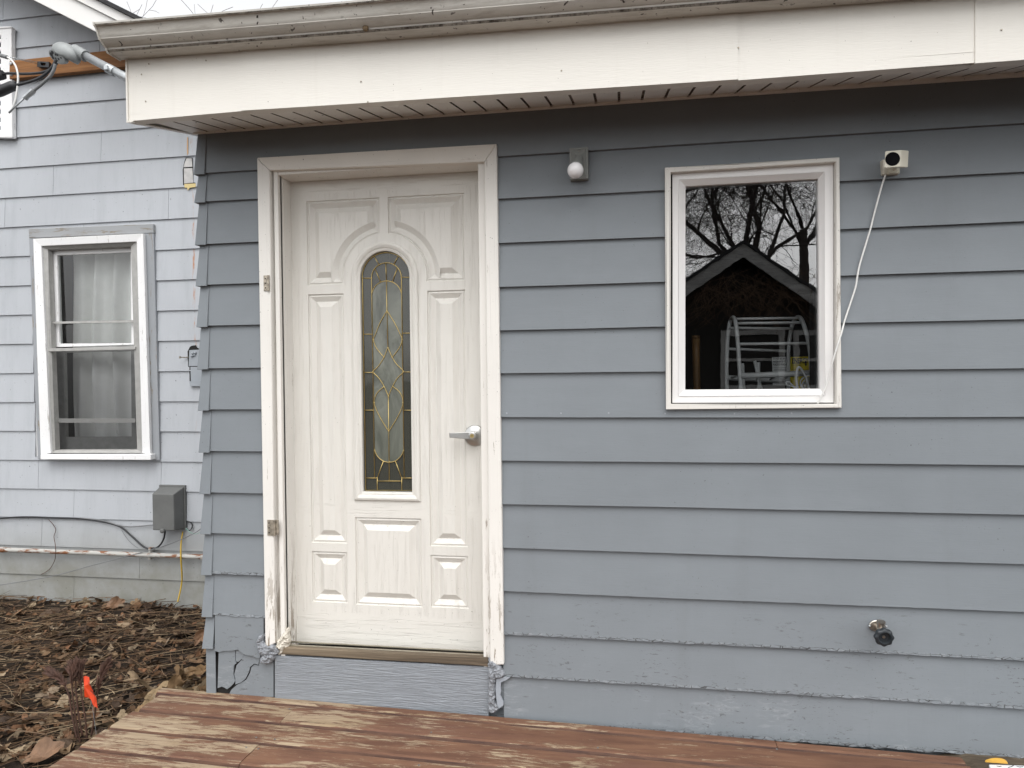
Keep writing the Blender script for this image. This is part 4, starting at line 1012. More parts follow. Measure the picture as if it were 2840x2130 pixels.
ir.add([(X0, YW + .052, zc0), (X1, YW + .052, zc0), (X1, YW + 1.6, zc0), (X0, YW + 1.6, zc0), (X0, YW + .052, zc1), (X1, YW + .052, zc1), (X1, YW + 1.6, zc1), (X0, YW + 1.6, zc1)], [(0, 1, 2, 3), (4, 5, 6, 7), (0, 3, 7, 4), (1, 2, 6, 5), (2, 3, 7, 6)])
ir.build('room_behind', m_inside, head, recalc=False)
for X in (gwx0, gwx1 - .012):
    jx = MB(); jx.box(X, X + .012, YW + .0, YW + .13, gwz0, gwz1); jx.build('window_jamb', m_oldwin, head)

# ================================================================== FITTINGS ON THE EXTENSION
lamp = thing('wall_lamp', at(1249, 350, -.03), 'grey wall lamp with one round white bulb high between door and window', 'wall lamp')
yl0 = -.050
l = MB(); pA = [at(*p, yl0) for p in [(1230, 320), (1270, 317), (1271, 385.5), (1230.5, 387)]]
Lx0, Lx1, Lz0, Lz1 = pA[0].x, pA[1].x, pA[2].z, pA[1].z
l.box(Lx0, Lx1, yl0, -.012, Lz0, Lz1); xm, zm = (Lx0 + Lx1) / 2, (Lz0 + Lz1) / 2
ins_ = .006; rr = [(Lx0 + ins_, Lz0 + ins_), (Lx1 - ins_, Lz0 + ins_), (Lx1 - ins_, Lz1 - ins_), (Lx0 + ins_, Lz1 - ins_)]
apz = [(xm - .006, zm + .004), (xm + .006, zm + .004), (xm + .006, zm + .018), (xm - .006, zm + .018)]
l.prism([(a_, yl0 - .0005, b_) for a_, b_ in rr], [(a_, yl0 - .022, b_) for a_, b_ in apz])
l.build('backplate', m_lampgrey, lamp, bevel=.002)
bc = at(1243, 368, -.13); sa = Vector((xm, yl0 - .01, zm + .012)); ax = (bc - sa).normalized()
l = MB(); l.lathe([(.0, 0), (.019, 0), (.021, .02), (.0225, (bc - sa).length - .018), (.024, (bc - sa).length - .012), (.0, (bc - sa).length - .012)], sa, ax, 24); l.build('socket', m_lampgrey, lamp, smooth=True).modifiers.new('es', 'EDGE_SPLIT').split_angle = R(40)
l = MB(); l.ball(bc, .0312, 18); l.build('bulb', m_bulb, lamp, smooth=True)
l = MB(); l.lathe([(.0, 0), (.004, 0), (.003, .002), (.0, .0022)], (xm + .001, yl0 - .006, Lz1 - .018), (0, -1, .5), 8); l.build('screw', m_steel, lamp)

cmr = thing('security_camera', at(1930, 350, -.03), 'small cream box-shaped security camera with a round black face right of the window', 'security camera')
cf = crop(2300, 380, .13562)
ypl = -.042
c = MB(); c.slab([cf(1090, 455), cf(1440, 455), cf(1450, 742), cf(1100, 765)], ypl, -.014); c.build('mount_plate', m_campl, cmr, bevel=.003)
c = MB(); pb = at(*cf(1290, 690), ypl - .002); c.tube([pb, pb + Vector((.006, -.02, .012)), pb + Vector((.010, -.035, .035))], .008, 8); c.box(pb.x - .014, pb.x + .014, ypl - .012, ypl - .0005, pb.z - .012, pb.z + .006); c.build('swivel_bracket', m_campl, cmr, bevel=.002)
# body: front face turned to the left of the wall normal, right flank visible
TL, TR_, BR_, BL_ = [cf(1138, 290), cf(1470, 263), cf(1450, 612), cf(1118, 633)]
fy = -.122
A = at(*TL, fy); B = at(*BL_, fy)
wdt = .056
fdir = Vector((math.cos(R(-14)), math.sin(R(-14)) * -1, 0))
P0 = [A, A + (at(*TR_, fy) - A), at(*BR_, fy), B]
d_ = Vector((.036, .026, .0035))
Q0 = [p + d_ for p in P0]
c = MB(); c.prism(P0, Q0); c.build('housing', m_campl, cmr, bevel=.0025, seg=3)
ctr = (P0[0] + P0[1] + P0[2] + P0[3]) / 4; nx_ = (P0[1] - P0[0]).cross(P0[3] - P0[0]).normalized()
if nx_.y > 0: nx_ = -nx_
c = MB(); rad = (P0[1] - P0[0]).length * .455; e1 = (P0[1] - P0[0]).normalized(); e2 = nx_.cross(e1)
vs = [ctr + nx_ * .0012 + (e1 * math.cos(2 * math.pi * i / 36) + e2 * math.sin(2 * math.pi * i / 36)) * rad for i in range(36)]
c.prism(vs, [v_ - nx_ * .004 for v_ in vs]); c.build('lens_face', m_lens, cmr)
# its cable
cb = crop(2100, 500, .33454)
pts = [at(*cf(1150, 772), -.040), at(*cb(1045, 10), -.034), at(*cb(1015, 110), -.03), at(*cb(970, 280), -.029), at(*cb(940, 400), -.031), at(*cb(895, 550), -.029), at(*cb(850, 700), -.029), at(*cb(830, 800), -.031), at(*cb(815, 890), -.030), at(*cb(770, 1030), -.029), at(*cb(725, 1165), -.031), at(*cb(695, 1280), -.043), at(*cb(650, 1420), -.045), at(*cb(600, 1600), -.034), at(*wB(1825, 960), -.030), at(*wB(1760, 1110), -.028), at(*wB(1725, 1175), -.022)]
k = MB(); k.tube(smooth_path(pts, 4), .0033, 8)
tag(k.build('camera_cable', m_whitecable, smooth=True), 'thin white cable falling from the security camera across the window edge', 'cable')

tap = thing('garden_tap', at(1897, 1357, -.02), 'frost-free garden tap with nickel flange and black ribbed handwheel low on the grey siding', 'garden tap')
tf = crop(2380, 1690, .07231)
yt_ = -.026
fcn = at(*tf(745, 650), yt_); t = MB()
t.lathe([(.0, 0), (.030, 0), (.030, .002), (.027, .004), (.0, .0045)], (0, 0, 0), (0, -1, 0), 30)
cc_ = fcn; t.v = [tuple(Vector((v_[0] * .96, v_[1], v_[2] * .72)) + Vector((cc_.x, -.021, cc_.z))) for v_ in t.v]
flg = t.build('flange', m_nickel, tap)
for a, b in ((440, 640), (1078, 655)):
    t = MB(); t.ball(at(*tf(a, b), -.027), .0045, 6); t.build('flange_screw', m_galv, flg)
hw_ = at(*tf(1010, 1090), -.115)
base = Vector((cc_.x + .004, -.022, cc_.z - .002)); axx = (hw_ - base).normalized()
t = MB(); t.tube([base, base + axx * .03, base + axx * .06], .013, 14); top = base + axx * .026 + Vector((.002, 0, -.004))
t.lathe([(.0, 0), (.013, 0), (.013, .030), (.0155, .031), (.0155, .037), (.0, .038)], top, (0, -.15, 1), 20); t.lathe([(.0, 0), (.0125, 0), (.013, .03), (.0, .03)], base + axx * .045, (0, -.25, -1), 16)
t.build('valve_body', m_nickel, tap, smooth=True).modifiers.new('es', 'EDGE_SPLIT').split_angle = R(40)
t = MB(); wn = (hw_ * 0 + axx + Vector((.15, -.3, -.05))).normalized(); e1 = wn.orthogonal().normalized(); e2 = wn.cross(e1)
NW = 96; ringsR = [(.0, .012), (.019, .010), (.0205, .002), (.022, -.001), (.029, .000), (.0325, .004), (.0325, .015), (.024, .021), (.0, .023)]
vs = []; fs = []
for r0, h0 in ringsR:
    for i in range(NW):
        a_ = 2 * math.pi * i / NW; lobe = 1 + (.055 * math.cos(8 * a_) if r0 > .022 else 0)
        vs.append(hw_ + (e1 * math.cos(a_) + e2 * math.sin(a_)) * r0 * lobe - wn * (h0 - .004))
for j in range(len(ringsR) - 1):
    for i in range(NW): fs.append((j * NW + i, j * NW + (i + 1) % NW, (j + 1) * NW + (i + 1) % NW, (j + 1) * NW + i))
t.add(vs, fs); hwl = t.build('handwheel', m_wheel, tap, smooth=True); hwl.modifiers.new('es', 'EDGE_SPLIT').split_angle = R(45)
t = MB(); t.lathe([(.0, 0), (.0055, 0), (.005, .003), (.0, .0035)], hw_ - wn * .0075, wn, 12); t.build('wheel_screw', m_nickel, hwl)

# mud nest on the gutter
t = MB(); p = at(*crop(700, 0, .32098)(977, 245), -.452); t.ball(p, .011, 8, 0, (1, .7, 1)); 
for i, v_ in enumerate(t.v): t.v[i] = tuple(Vector(v_) + Vector((noise.noise(Vector(v_) * 200), 0, noise.noise(Vector(v_) * 230))) * .002)
tag(t.build('mud_nest', plain('dry_mud', (.13, .09, .05), .9, nz=.3, scale=60), smooth=True), 'little round mud dauber nest stuck to the gutter above the door', 'insect nest')

# ================================================================== FITTINGS ON THE MAIN HOUSE
ub = thing('utility_box', at(367, 1105, YW - .05), 'grey telephone junction box with sloping top on the pale siding below the old window', 'utility box')
yb1 = YW - .125
c = MB(); fa = [at(*q3(*p), yb1) for p in [(1318, 952), (1500, 952), (1502, 1272), (1322, 1265)]]
bx0, bx1, bz0, bz1 = fa[0].x - .004, fa[1].x, fa[2].z, fa[0].z
yb2 = YW - .030; xo = .012
c.add([(bx0, yb1, bz0), (bx1, yb1, bz0), (bx1, yb1, bz1), (bx0, yb1, bz1), (bx0 - xo, yb2, bz0 - .005), (bx1 + xo, yb2, bz0 - .005), (bx1 + xo, yb2, bz1 + .034), (bx0 - xo, yb2, bz1 + .034)], [(0, 1, 2, 3), (7, 6, 5, 4), (0, 4, 5, 1), (1, 5, 6, 2), (2, 6, 7, 3), (3, 7, 4, 0)])
c.build('cover', m_boxgrey, ub, bevel=.006, seg=3)
c = MB(); c.box(bx0 - .018, bx1 + .020, yb2 + .0005, YW - .010, bz0 - .012, bz1 + .046); c.build('back_plate', m_boxgrey, ub, bevel=.003)
c = MB(); p = at(*q3(1408, 1270), yb1 - .002); c.lathe([(.0, 0), (.016, 0), (.016, .012), (.008, .016), (.0, .016)], p, (0, -1, 0), 16); c.build('cover_bolt', m_boxgrey, ub)

def cable(pts, r, mat, name, label, cat='cable', n=6, mb=None):
    b = mb or MB(); b.tube(smooth_path([at(*p[0](*p[1:3]), p[3]) for p in pts], n), r, 7)
    return tag(b.build(name, mat, smooth=True), label, cat)
yc = YW - .026
cable([(q3, -120, 1172, yc), (q3, 0, 1164, yc), (q3, 200, 1152, yc), (q3, 450, 1158, yc), (q3, 690, 1166, yc), (q3, 880, 1192, yc), (q3, 1035, 1236, yc), (q3, 1140, 1320, yc), (q3, 1240, 1408, yc - .01), (q3, 1310, 1430, yc - .015), (q3, 1372, 1405, yc - .02), (q3, 1412, 1345, yc - .03), (q3, 1427, 1275, yc - .04)], .0062, m_black, 'black_cable', 'thick black cable drooping along the pale siding up into the grey utility box')
cable([(q3, 690, 1160, yc), (q3, 880, 1182, yc), (q3, 1040, 1228, yc - .004), (q3, 1110, 1236, yc), (q3, 1200, 1232, yc), (q3, 1330, 1220, yc)], .0042, m_greycable, 'grey_cable', 'short stiff grey cable entering the left side of the utility box')
cable([(q3, 1580, 1278, yc), (q3, 1566, 1360, yc - .02), (q3, 1562, 1470, yc - .045), (q3, 1566, 1560, yc - .045), (q3, 1572, 1659, yc - .03), (q4, 1570, 60, yc - .02), (q4, 1556, 140, yc - .03), (q4, 1535, 225, yc - .05)], .0052, m_yellow, 'yellow_cable', 'yellow cable hanging from the utility box into the dead leaves')
yd_ = YW - .07
cable([(q3, 1762, 1228, yd_), (q3, 1700, 1280, yd_), (q3, 1580, 1340, yd_), (q3, 1390, 1412, yd_), (q3, 1100, 1492, yd_), (q3, 800, 1570, yd_), (q3, 485, 1656, yd_), (q4, 250, 40, yd_), (q4, 0, 80, yd_), (q4, -200, 100, yd_)], .0028, m_greycable, 'thin_wire', 'long thin grey wire slanting down across the foundation boards and pipe', 'wire')
cable([(q3, 420, 1175, yc), (q3, 455, 1212, yc), (q3, 482, 1262, yc), (q3, 466, 1320, yc), (q3, 476, 1380, yc - .03), (q3, 481, 1430, yc - .05), (q3, 474, 1520, yc - .02), (q3, 440, 1588, yc), (q3, 400, 1625, yc), (q3, 355, 1648, yc)], .0022, m_fern, 'dry_vine', 'thin dry vine stem wandering down over the rusty pipe', 'vine')
cable([(q3, 1612, 1190, yc), (q3, 1650, 1200, yc), (q3, 1662, 1235, yc), (q3, 1640, 1268, yc), (q3, 1608, 1255, yc - .02)], .004, m_black, 'cable_loop', 'small curled black cable loop at the right side of the utility box')
cable([(q3, 1605, 1250, yc - .02), (q3, 1650, 1288, yc - .03), (q3, 1700, 1298, yc - .03), (q3, 1765, 1262, yc - .03)], .0024, m_green, 'green_wire', 'thin green wire leaving the utility box towards the corner', 'wire')
cable([(q3, 1050, 1262, yc), (q3, 1085, 1320, yc), (q3, 1130, 1375, yc), (q3, 1190, 1420, yc)], .0016, m_greycable, 'loose_strand', 'fine loose grey strand dangling beside the drooping black cable', 'wire')

gp_ = thing('gas_pipe', at(800 * .25, 1200, YW - .05), 'rust-spotted white pipe running level along the foot of the pale house wall', 'pipe')
ypp = YW - .055
p0, p1 = at(*q3(-160, 1428), ypp), at(*q3(1772, 1498), ypp)
c = MB(); c.tube([p0 + (p1 - p0) * (i / 20) for i in range(21)], .0165, 14); c.build('pipe', m_pipe, gp_, smooth=True)
c = MB(); pc = at(*q3(15, 1435), ypp); dv = (p1 - p0).normalized(); c.tube([pc - dv * .03, pc + dv * .03], .021, 14); c.build('coupling', m_pipe, gp_, smooth=True)
c = MB(); pc = at(*q3(1762, 1498), ypp); c.tube([pc - dv * .016, pc + dv * .016], .022, 14); c.tube([pc, pc + Vector((.02, .03, 0)), pc + Vector((.025, .06, 0))], .02, 12); c.build('elbow', m_pipe, gp_, smooth=True)
c = MB(); pc = at(*q3(1293, 1480), ypp); c.tube([pc - dv * .008, pc + dv * .008], .0195, 14); c.box(pc.x - .010, pc.x + .006, ypp + .0, ypp + .036, pc.z + .016, pc.z + .05); c.box(pc.x - .012, pc.x + .002, ypp, ypp + .03, pc.z - .034, pc.z - .017); c.build('pipe_clamp', m_pipe, gp_)

mt = thing('electric_meter_box', at(435, 740, YW - .06), 'tall pale grey meter box half hidden behind the corner of the extension', 'meter box')
c = MB(); c.slab([q2(1722, 992), q2(1900, 992), q2(1905, 1640), q2(1735, 1640)], YW - .11, YW - .012); c.build('box', m_meter, mt, bevel=.004)
c = MB(); c.slab([q2(1708, 980), q2(1900, 978), q2(1900, 1000), q2(1710, 1000)], YW - .125, YW - .02); c.build('rain_lid', m_meter, mt, bevel=.003)
c = MB(); c.slab([q2(1724, 1028), q2(1745, 1028), q2(1743, 1078), q2(1725, 1076)], YW - .1122, YW - .109)
sk_ = c.build('sticker', m_wlabel, mt)
c = MB()
for k_ in range(4): c.slab([q2(1730, 1034 + k_ * 11), q2(1742, 1034 + k_ * 11), q2(1740, 1040 + k_ * 11), q2(1729, 1040 + k_ * 11)], YW - .1132, YW - .1121)
c.build('red_print', plain('red_ink', (.4, .03, .03), .6), sk_)

# service mast and its wires
ym = 1.22
sm = thing('service_mast', at(200, 135, ym), 'galvanised service mast with cast weatherhead in front of the gable plank', 'service mast')
A0, A1 = at(*q1(672, 448), ym), at(*q1(1180, 715), ym); da = (A1 - A0).normalized()
c = MB(); c.tube([A0, A1, A1 + da * .6 + Vector((.0, .0, .0))], .0265, 20); c.build('conduit', m_galv, sm, smooth=True)
cq = at(*q1(962, 605), ym); c = MB(); c.tube([cq - da * .028, cq + da * .028], .031, 20); c.box(cq.x - .02, cq.x + .005, ym - .042, ym - .028, cq.z - .012, cq.z + .012); c.build('coupling', m_galv, sm, smooth=False)
c = MB(); c.tube([at(*q1(645, 432), ym), at(*q1(740, 486), ym)], .037, 22); c.build('collar', m_cast, sm, smooth=False)
hc_ = at(*q1(555, 462), ym - .01); c = MB(); n = 16
up_ = Vector((-da.z, 0, da.x)); up_ = up_ if up_.z > 0 else -up_; oy = Vector((0, -1, 0))
vs = []; fs = []
for i in range(n + 1):
    th_ = math.pi * i / n
    for k in range(2 * n):
        ph = math.pi * k / n
        u, v_, w_ = math.cos(th_), math.sin(th_) * math.cos(ph), math.sin(th_) * math.sin(ph)
        w2_ = max(w_, -.42)
        vs.append(hc_ - da * (u * .100 - .016) + up_ * (w2_ * .066 + .004) + oy * (v_ * .066))
for i in range(n):
    for k in range(2 * n): fs.append((i * 2 * n + k, (i + 1) * 2 * n + k, (i + 1) * 2 * n + (k + 1) % (2 * n), i * 2 * n + (k + 1) % (2 * n)))
c.add(vs, fs); c.build('weatherhead', m_cast, sm, smooth=True).modifiers.new('es', 'EDGE_SPLIT').split_angle = R(38)
c = MB(); n = 28; 
fdisc = hc_ - up_ * .024 + oy * .004
vn = (oy * .9 - up_ * .55).normalized(); e1 = da; e2 = vn.cross(e1)
def disc(ctr_, ru, rv, th0, mi): 
    a = [ctr_ + e1 * math.cos(2 * math.pi * i / n) * ru + e2 * math.sin(2 * math.pi * i / n) * rv for i in range(n)]
    c.prism(a, [p - vn * th0 for p in a], mi)
disc(fdisc + vn * .040, .066, .038, .03, 0)
for du, dv_, r0 in [(-.06, .0, .016), (-.045, .022, .013), (-.045, -.022, .013), (-.01, .018, .010), (.02, -.008, .010), (.012, .022, .008), (.05, .014, .007), (-.012, -.018, .011)]: disc(fdisc + vn * .0412 + e1 * du * .75 + e2 * dv_ * .75, r0 * .8, r0 * .7, .003, 1)
c.build('wire_plate', [m_cast, m_black], sm)
yv = ym - .075
def wire(pts, r, mat, name, label, cat='wire', y_=None, parts=None):
    base_ = thing(name, at(*q1(*pts[0]), y_ or yv), label, cat)
    b = MB(); b.tube(smooth_path([at(*q1(*p), y_ or yv) for p in pts], 6), r, 8); b.build('insulation', mat, base_, smooth=True)
    return base_
wr = wire([(487, 515), (455, 575), (405, 630), (340, 675), (270, 702), (200, 722), (130, 738)], .0095, m_black, 'service_wire', 'middle black service wire ending in a fat black splice at the left edge')
c = MB(); c.tube([at(*q1(140, 730), yv), at(*q1(110, 742), yv), at(*q1(0, 790), yv), at(*q1(-60, 815), yv)], [.018, .032, .034, .03], 12); c.build('splice', m_black, wr, smooth=True)
wr = wire([(492, 545), (440, 595), (380, 622), (300, 634), (200, 638), (110, 634), (50, 636), (10, 648)], .0088, m_black, 'service_wire', 'upper black service wire crossing level over the plank', y_=yv + .03)
c = MB(); c.tube([at(*q1(25, 645), yv + .03), at(*q1(-60, 668), yv + .03)], .03, 10); c.build('splice', m_black, wr, smooth=True)
wr = wire([(478, 555), (462, 610), (432, 660), (385, 705), (340, 745), (288, 785)], .0098, m_greycable, 'service_wire', 'lowest dark service wire with a silver crimp and bare strand', y_=yv - .02)
c = MB(); c.tube([at(*q1(292, 780), yv - .02), at(*q1(272, 798), yv - .02), at(*q1(240, 826), yv - .02), at(*q1(215, 848), yv - .02)], [.017, .019, .016, .019], 10); c.box(*[0, 0, 0, 0, 0, 0]) if False else None; c.build('crimp', m_galv, wr, smooth=False)
c = MB(); c.tube([at(*q1(218, 838), yv - .02), at(*q1(150, 905), yv - .02), at(*q1(78, 975), yv - .02)], .0062, 7); c.build('bare_strand', m_galv, wr, smooth=True)
cable([(q1, 60, 494, yv), (q1, 95, 515, yv), (q1, 135, 570, yv), (q1, 155, 650, yv), (q1, 152, 740, yv), (q1, 138, 840, yv), (q1, 118, 910, yv), (q1, 88, 968, yv)], .0062, m_whitecable, 'white_coax_cable', 'white coax cable curving down beside the gable vent')
cable([(q1, -160, 440, yv), (q1, 0, 478, yv), (q1, 62, 496, yv)], .013, m_greycable, 'grey_drop_cable', 'thick grey drop cable coming in from the left edge')
b = MB(); b.tube([at(*q1(60, 490), yv), at(*q1(328, 553), YW - .07)], .002, 5)
cable([(q1, 60, 490, yv), (q1, 200, 515, ym), (q1, 328, 538, YW - .07)], .002, m_galv, 'guy_wire', 'pair of thin steel guy wires tied to the black bracket on the plank', 'wire', mb=b)
c = MB(); c.frame([q1(320, 528), q1(420, 532), q1(420, 580), q1(322, 574)], [q1(348, 540), q1(392, 544), q1(390, 566), q1(350, 562)], YW - .09, YW - .066); tag(c.build('wire_bracket', m_black, bevel=.003), 'small black wire bracket screwed onto the raw plank', 'bracket')

# ================================================================== DECK
deck = thing('wooden_deck', (-.4, -1.0, -.2), 'low wooden deck with worn red-brown stain in front of the door', 'deck')
SK = R(-1.67); du = Vector((math.cos(SK), math.sin(SK), 0)); dv = Vector((math.sin(SK), -math.cos(SK), 0)); O = Vector((-2.036, .012, 0))
def dk(u, v_, z_): return O + du * u + dv * v_ + Vector((0, 0, z_))
rows = [(0, .056)]; v0 = .0600
while v0 < 2.6: rows.append((v0, v0 + .1428)); v0 += .1515
joints = {0: [2.60], 1: [.655], 3: [.665], 5: [1.9], 7: [.9], 2: [], 4: [2.4], 6: [1.3]}
for i, (a, b) in enumerate(rows):
    cuts = [random.uniform(-.012, .012) - (.03 if i == 0 else 0)] + joints.get(i, [1.4]) + [3.245 + random.uniform(-.008, .008)]
    for u0, u1 in zip(cuts[:-1], cuts[1:]):
        bm_ = MB(); z0, z1 = -.038, random.uniform(-.0012, .0012)
        e = .0012; nseg = max(2, int((u1 - u0) / .12))
        prof2 = [(a, z0), (a, z1 - .009), (a + .003, z1 - .003), (a + .010, z1), (b - .018, z1), (b - .009, z1 - .004), (b - .002, z1 - .014), (b, z0)]
        vs = []; fs = []
        for j in range(nseg + 1):
            u = u0 + e + (u1 - u0 - 2 * e) * j / nseg
            for k, (v_, z_) in enumerate(prof2):
                wv = .0016 * noise.noise((u * 2, i * 4.3, k * .1))
                vs.append(dk(u, v_ + wv, z_ + .0012 * noise.noise((u * 1.4, i * 9.1, 3))))
        m_ = len(prof2)
        for j in range(nseg):
            for k in range(m_): fs.append((j * m_ + k, (j + 1) * m_ + k, (j + 1) * m_ + (k + 1) % m_, j * m_ + (k + 1) % m_))
        fs += [tuple(range(m_)), tuple(range(nseg * m_, nseg * m_ + m_))]
        bm_.add(vs, fs)
        for q_, f_ in enumerate(bm_.f): bm_.m[q_] = 1 if (q_ < nseg * m_ and (q_ % m_) in (5, 6, 0)) else 0
        bm_.build('board', [m_deck, m_deckedge], deck, smooth=False)
for u in (.03, .66, 1.3, 1.95, 2.6, 3.2):
    j = MB(); a = [dk(u - .02, .02, -.04), dk(u + .02, .02, -.04), dk(u + .02, .02, -.18), dk(u - .02, .02, -.18)]
    j.prism(a, [p + dv * 2.6 for p in a]); j.build('joist', m_ledger, deck)
for i, (a, b) in enumerate(rows[:6]):
    for u in (.64, .69, 1.3, 1.95, 2.6):
        if random.random() < .6:
            nl = MB(); p = dk(u + random.uniform(-.02, .02), (a + b) / 2 + random.choice((-.04, .04)), .0005); nl.lathe([(.0, 0), (.0042, 0), (.0035, .0012), (.0, .0013)], p, (0, 0, 1), 8); nl.build('nail_head', m_boxgrey, deck)
# weathered timber ledger under the siding on the right
t = MB(); 
n = 30; vs = []; fs = []
for i in range(n + 1):
    X = .35 + (3.0) * i / n
    for y_, z_ in [(-.004, -.022), (-.11, -.034), (-.30, -.060), (-.30, -.2), (-.004, -.2)]:
        vs.append((X, y_ - .002 + .004 * noise.noise((X * 9, y_ * 20, 0)), z_ + .006 * noise.noise((X * 7, y_ * 30, 3))))
for i in range(n):
    for k in range(5): fs.append((i * 5 + k, i * 5 + 5 + k, i * 5 + 5 + (k + 1) % 5, i * 5 + (k + 1) % 5))
vs = [(v_[0] if v_[0] > 1.215 else v_[0], v_[1], min(v_[2], -.045) if v_[0] < 1.22 else v_[2]) for v_ in vs]
t.add(vs, fs); tag(t.build('timber_ledger', m_ledger), 'dark mossy timber under the rotted siding edge beyond the deck end', 'timber')
t = MB(); zp = .012; a = [atz(2136, 1651, zp), atz(2260, 1655, zp), atz(2300, 1720, zp), atz(2152, 1700, zp)]
t.prism(a, [p + Vector((0, 0, -.03)) for p in a]); pnl = tag(t.build('white_board', plain('white_board', (.70, .72, .74), .5), bevel=.002), 'corner of a white board with dark scribbles at the lower right edge', 'board')
t = MB()
for (a, b, c_) in [((2153, 1654.6), (2158, 1656), (2163, 1655)), ((2178, 1658), (2185, 1656), (2190, 1653)), ((2196, 1655), (2203, 1657), (2209, 1656))]:
    t.tube([atz(*a, zp + .0005), atz(*b, zp + .0005), atz(*c_, zp + .0005)], .0011, 5)
t.build('scribble', m_black_ink, pnl)

# ================================================================== GROUND, LEAF LITTER, PLANTS
zg = -.25
def gz(x_, y_): return zg + .035 * max(0, min(1, (y_ - .6) / 1.0)) + .018 * noise.noise((x_ * 1.6, y_ * 1.6, 1)) + .008 * noise.noise((x_ * 6, y_ * 6, 4))
g = MB(); nx, ny = 90, 80; vs = []; fs = []
for j in range(ny + 1):
    for i in range(nx + 1):
        x_ = -6.6 + 9.8 * i / nx; y_ = -2.6 + 4.4 * j / ny
        vs.append((x_, y_, gz(x_, y_)))
for j in range(ny):
    for i in range(nx): fs.append((j * (nx + 1) + i, j * (nx + 1) + i + 1, (j + 1) * (nx + 1) + i + 1, (j + 1) * (nx + 1) + i))
g.add(vs, fs)
# wide surround reaching the horizon
B_ = 150
g.add([(-B_, -B_, zg - .05), (B_, -B_, zg - .05), (B_, -2.6, zg - .05), (-B_, -2.6, zg - .05)], [(0, 1, 2, 3)])
g.add([(-B_, -2.6, zg - .05), (-6.6, -2.6, zg - .05), (-6.6, B_, zg - .05), (-B_, B_, zg - .05)], [(0, 1, 2, 3)])
g.add([(3.2, -2.6, zg - .05), (B_, -2.6, zg - .05), (B_, B_, zg - .05), (3.2, B_, zg - .05)], [(0, 1, 2, 3)])
g.add([(-6.6, 1.8, zg - .05), (3.2, 1.8, zg - .05), (3.2, B_, zg - .05), (-6.6, B_, zg - .05)], [(0, 1, 2, 3)])
tag(g.build('ground', m_soil, smooth=True, recalc=False), 'dark damp soil', 'ground', kind='structure')

rg = random.Random(11)
PAL = [(.24, .125, .068), (.25, .155, .09), (.17, .10, .06), (.33, .225, .135), (.105, .068, .045), (.38, .29, .19), (.21, .115, .06), (.14, .095, .065), (.28, .21, .145), (.075, .05, .036)]
def leaf_outline(kind, s):
    if kind == 0:   # lobed oak / maple
        out = []; nl_ = rg.choice((3, 4, 5, 7)); am = [rg.uniform(.45, 1.1) for _ in range(9)]; el = rg.uniform(.95, 1.5); wd2 = rg.uniform(.55, .95)
        for i in range(28):
            a_ = -math.pi + 2 * math.pi * i / 28; ph_ = nl_ * a_ / 2
            r_ = s * (.50 + .34 * abs(math.cos(ph_)) ** .8 * am[int((ph_ / math.pi + 8.5)) % 9] + rg.uniform(-.055, .055)) * (1.0 if abs(a_) < 2.6 else .7)
            out.append((r_ * math.cos(a_) * el, r_ * math.sin(a_) * wd2))
        return out
    n = 12; return [(s * math.cos(2 * math.pi * i / n) * 1.0, s * .42 * math.sin(2 * math.pi * i / n) * (1 + .12 * rg.uniform(-1, 1))) for i in range(n)]
def add_leaf(V, Fc, Cc, pos, s, kind, col, tilt=.35):
    ol = leaf_outline(kind, s); curl = rg.uniform(-6, 9) * (.06 / s) * .6; fold = rg.uniform(-1.0, 2.2)
    ph = rg.uniform(0, 6.28)
    rot = Matrix.Rotation(rg.uniform(0, 6.28), 3, 'Z') @ Matrix.Rotation(rg.gauss(0, tilt), 3, 'X') @ Matrix.Rotation(rg.gauss(0, tilt), 3, 'Y')
    o = len(V); n = len(ol)
    def put(x_, y_):
        z_ = curl * (x_ * x_) + fold * abs(y_) * .40 + .13 * s * math.sin(ph + x_ / s * 3 + y_ / s * 2) + .22 * s * noise.noise((x_ / s * 1.6 + ph, y_ / s * 1.6, ph))
        V.append(tuple(pos + rot @ Vector((x_, y_, z_))))
    put(0, 0)
    for x_, y_ in ol: put(x_ * .55, y_ * .55)
    for x_, y_ in ol: put(x_, y_)
    for i in range(n):
        j = (i + 1) % n
        Fc.append((o, o + 1 + i, o + 1 + j)); Fc.append((o + 1 + i, o + 1 + n + i, o + 1 + n + j, o + 1 + j))
    Cc += [col] * (2 * n)
def litter(name, V, Fc, Cc, label, cat):
    me = bpy.data.meshes.new(name); me.from_pydata(V, [], Fc); me.materials.append(m_litter)
    at_ = me.attributes.new('tint', 'FLOAT_COLOR', 'FACE')
    flat = []
    for c_ in Cc: flat += [c_[0], c_[1], c_[2], 1]
    at_.data.foreach_set('color', flat)
    o = bpy.data.objects.new(name, me); COL.objects.link(o); tag(o, label, cat, kind='stuff'); return o
def spot():
    while True:
        x_ = rg.uniform(-5.3, -1.72); y_ = rg.uniform(-1.1, 1.57)
        if y_ < .03 and x_ > -1.98: continue
        if y_ < 1.6 and x_ > -1.86 and y_ > .0: continue
        if x_ < -4.9 + .0 * y_ : 
            if rg.random() < .6: continue
        return x_, y_
def shade(c_): k = rg.uniform(.65, 1.25); return tuple(min(.6, v_ * k) for v_ in c_)
V, Fc, Cc = [], [], []
for i in range(3300):
    x_, y_ = spot(); s = rg.uniform(.012, .036) if rg.random() < .85 else rg.uniform(.036, .066)
    add_leaf(V, Fc, Cc, Vector((x_, y_, gz(x_, y_) + rg.uniform(.004, .03))), s, 0 if rg.random() < .65 else 1, shade(rg.choice(PAL)))
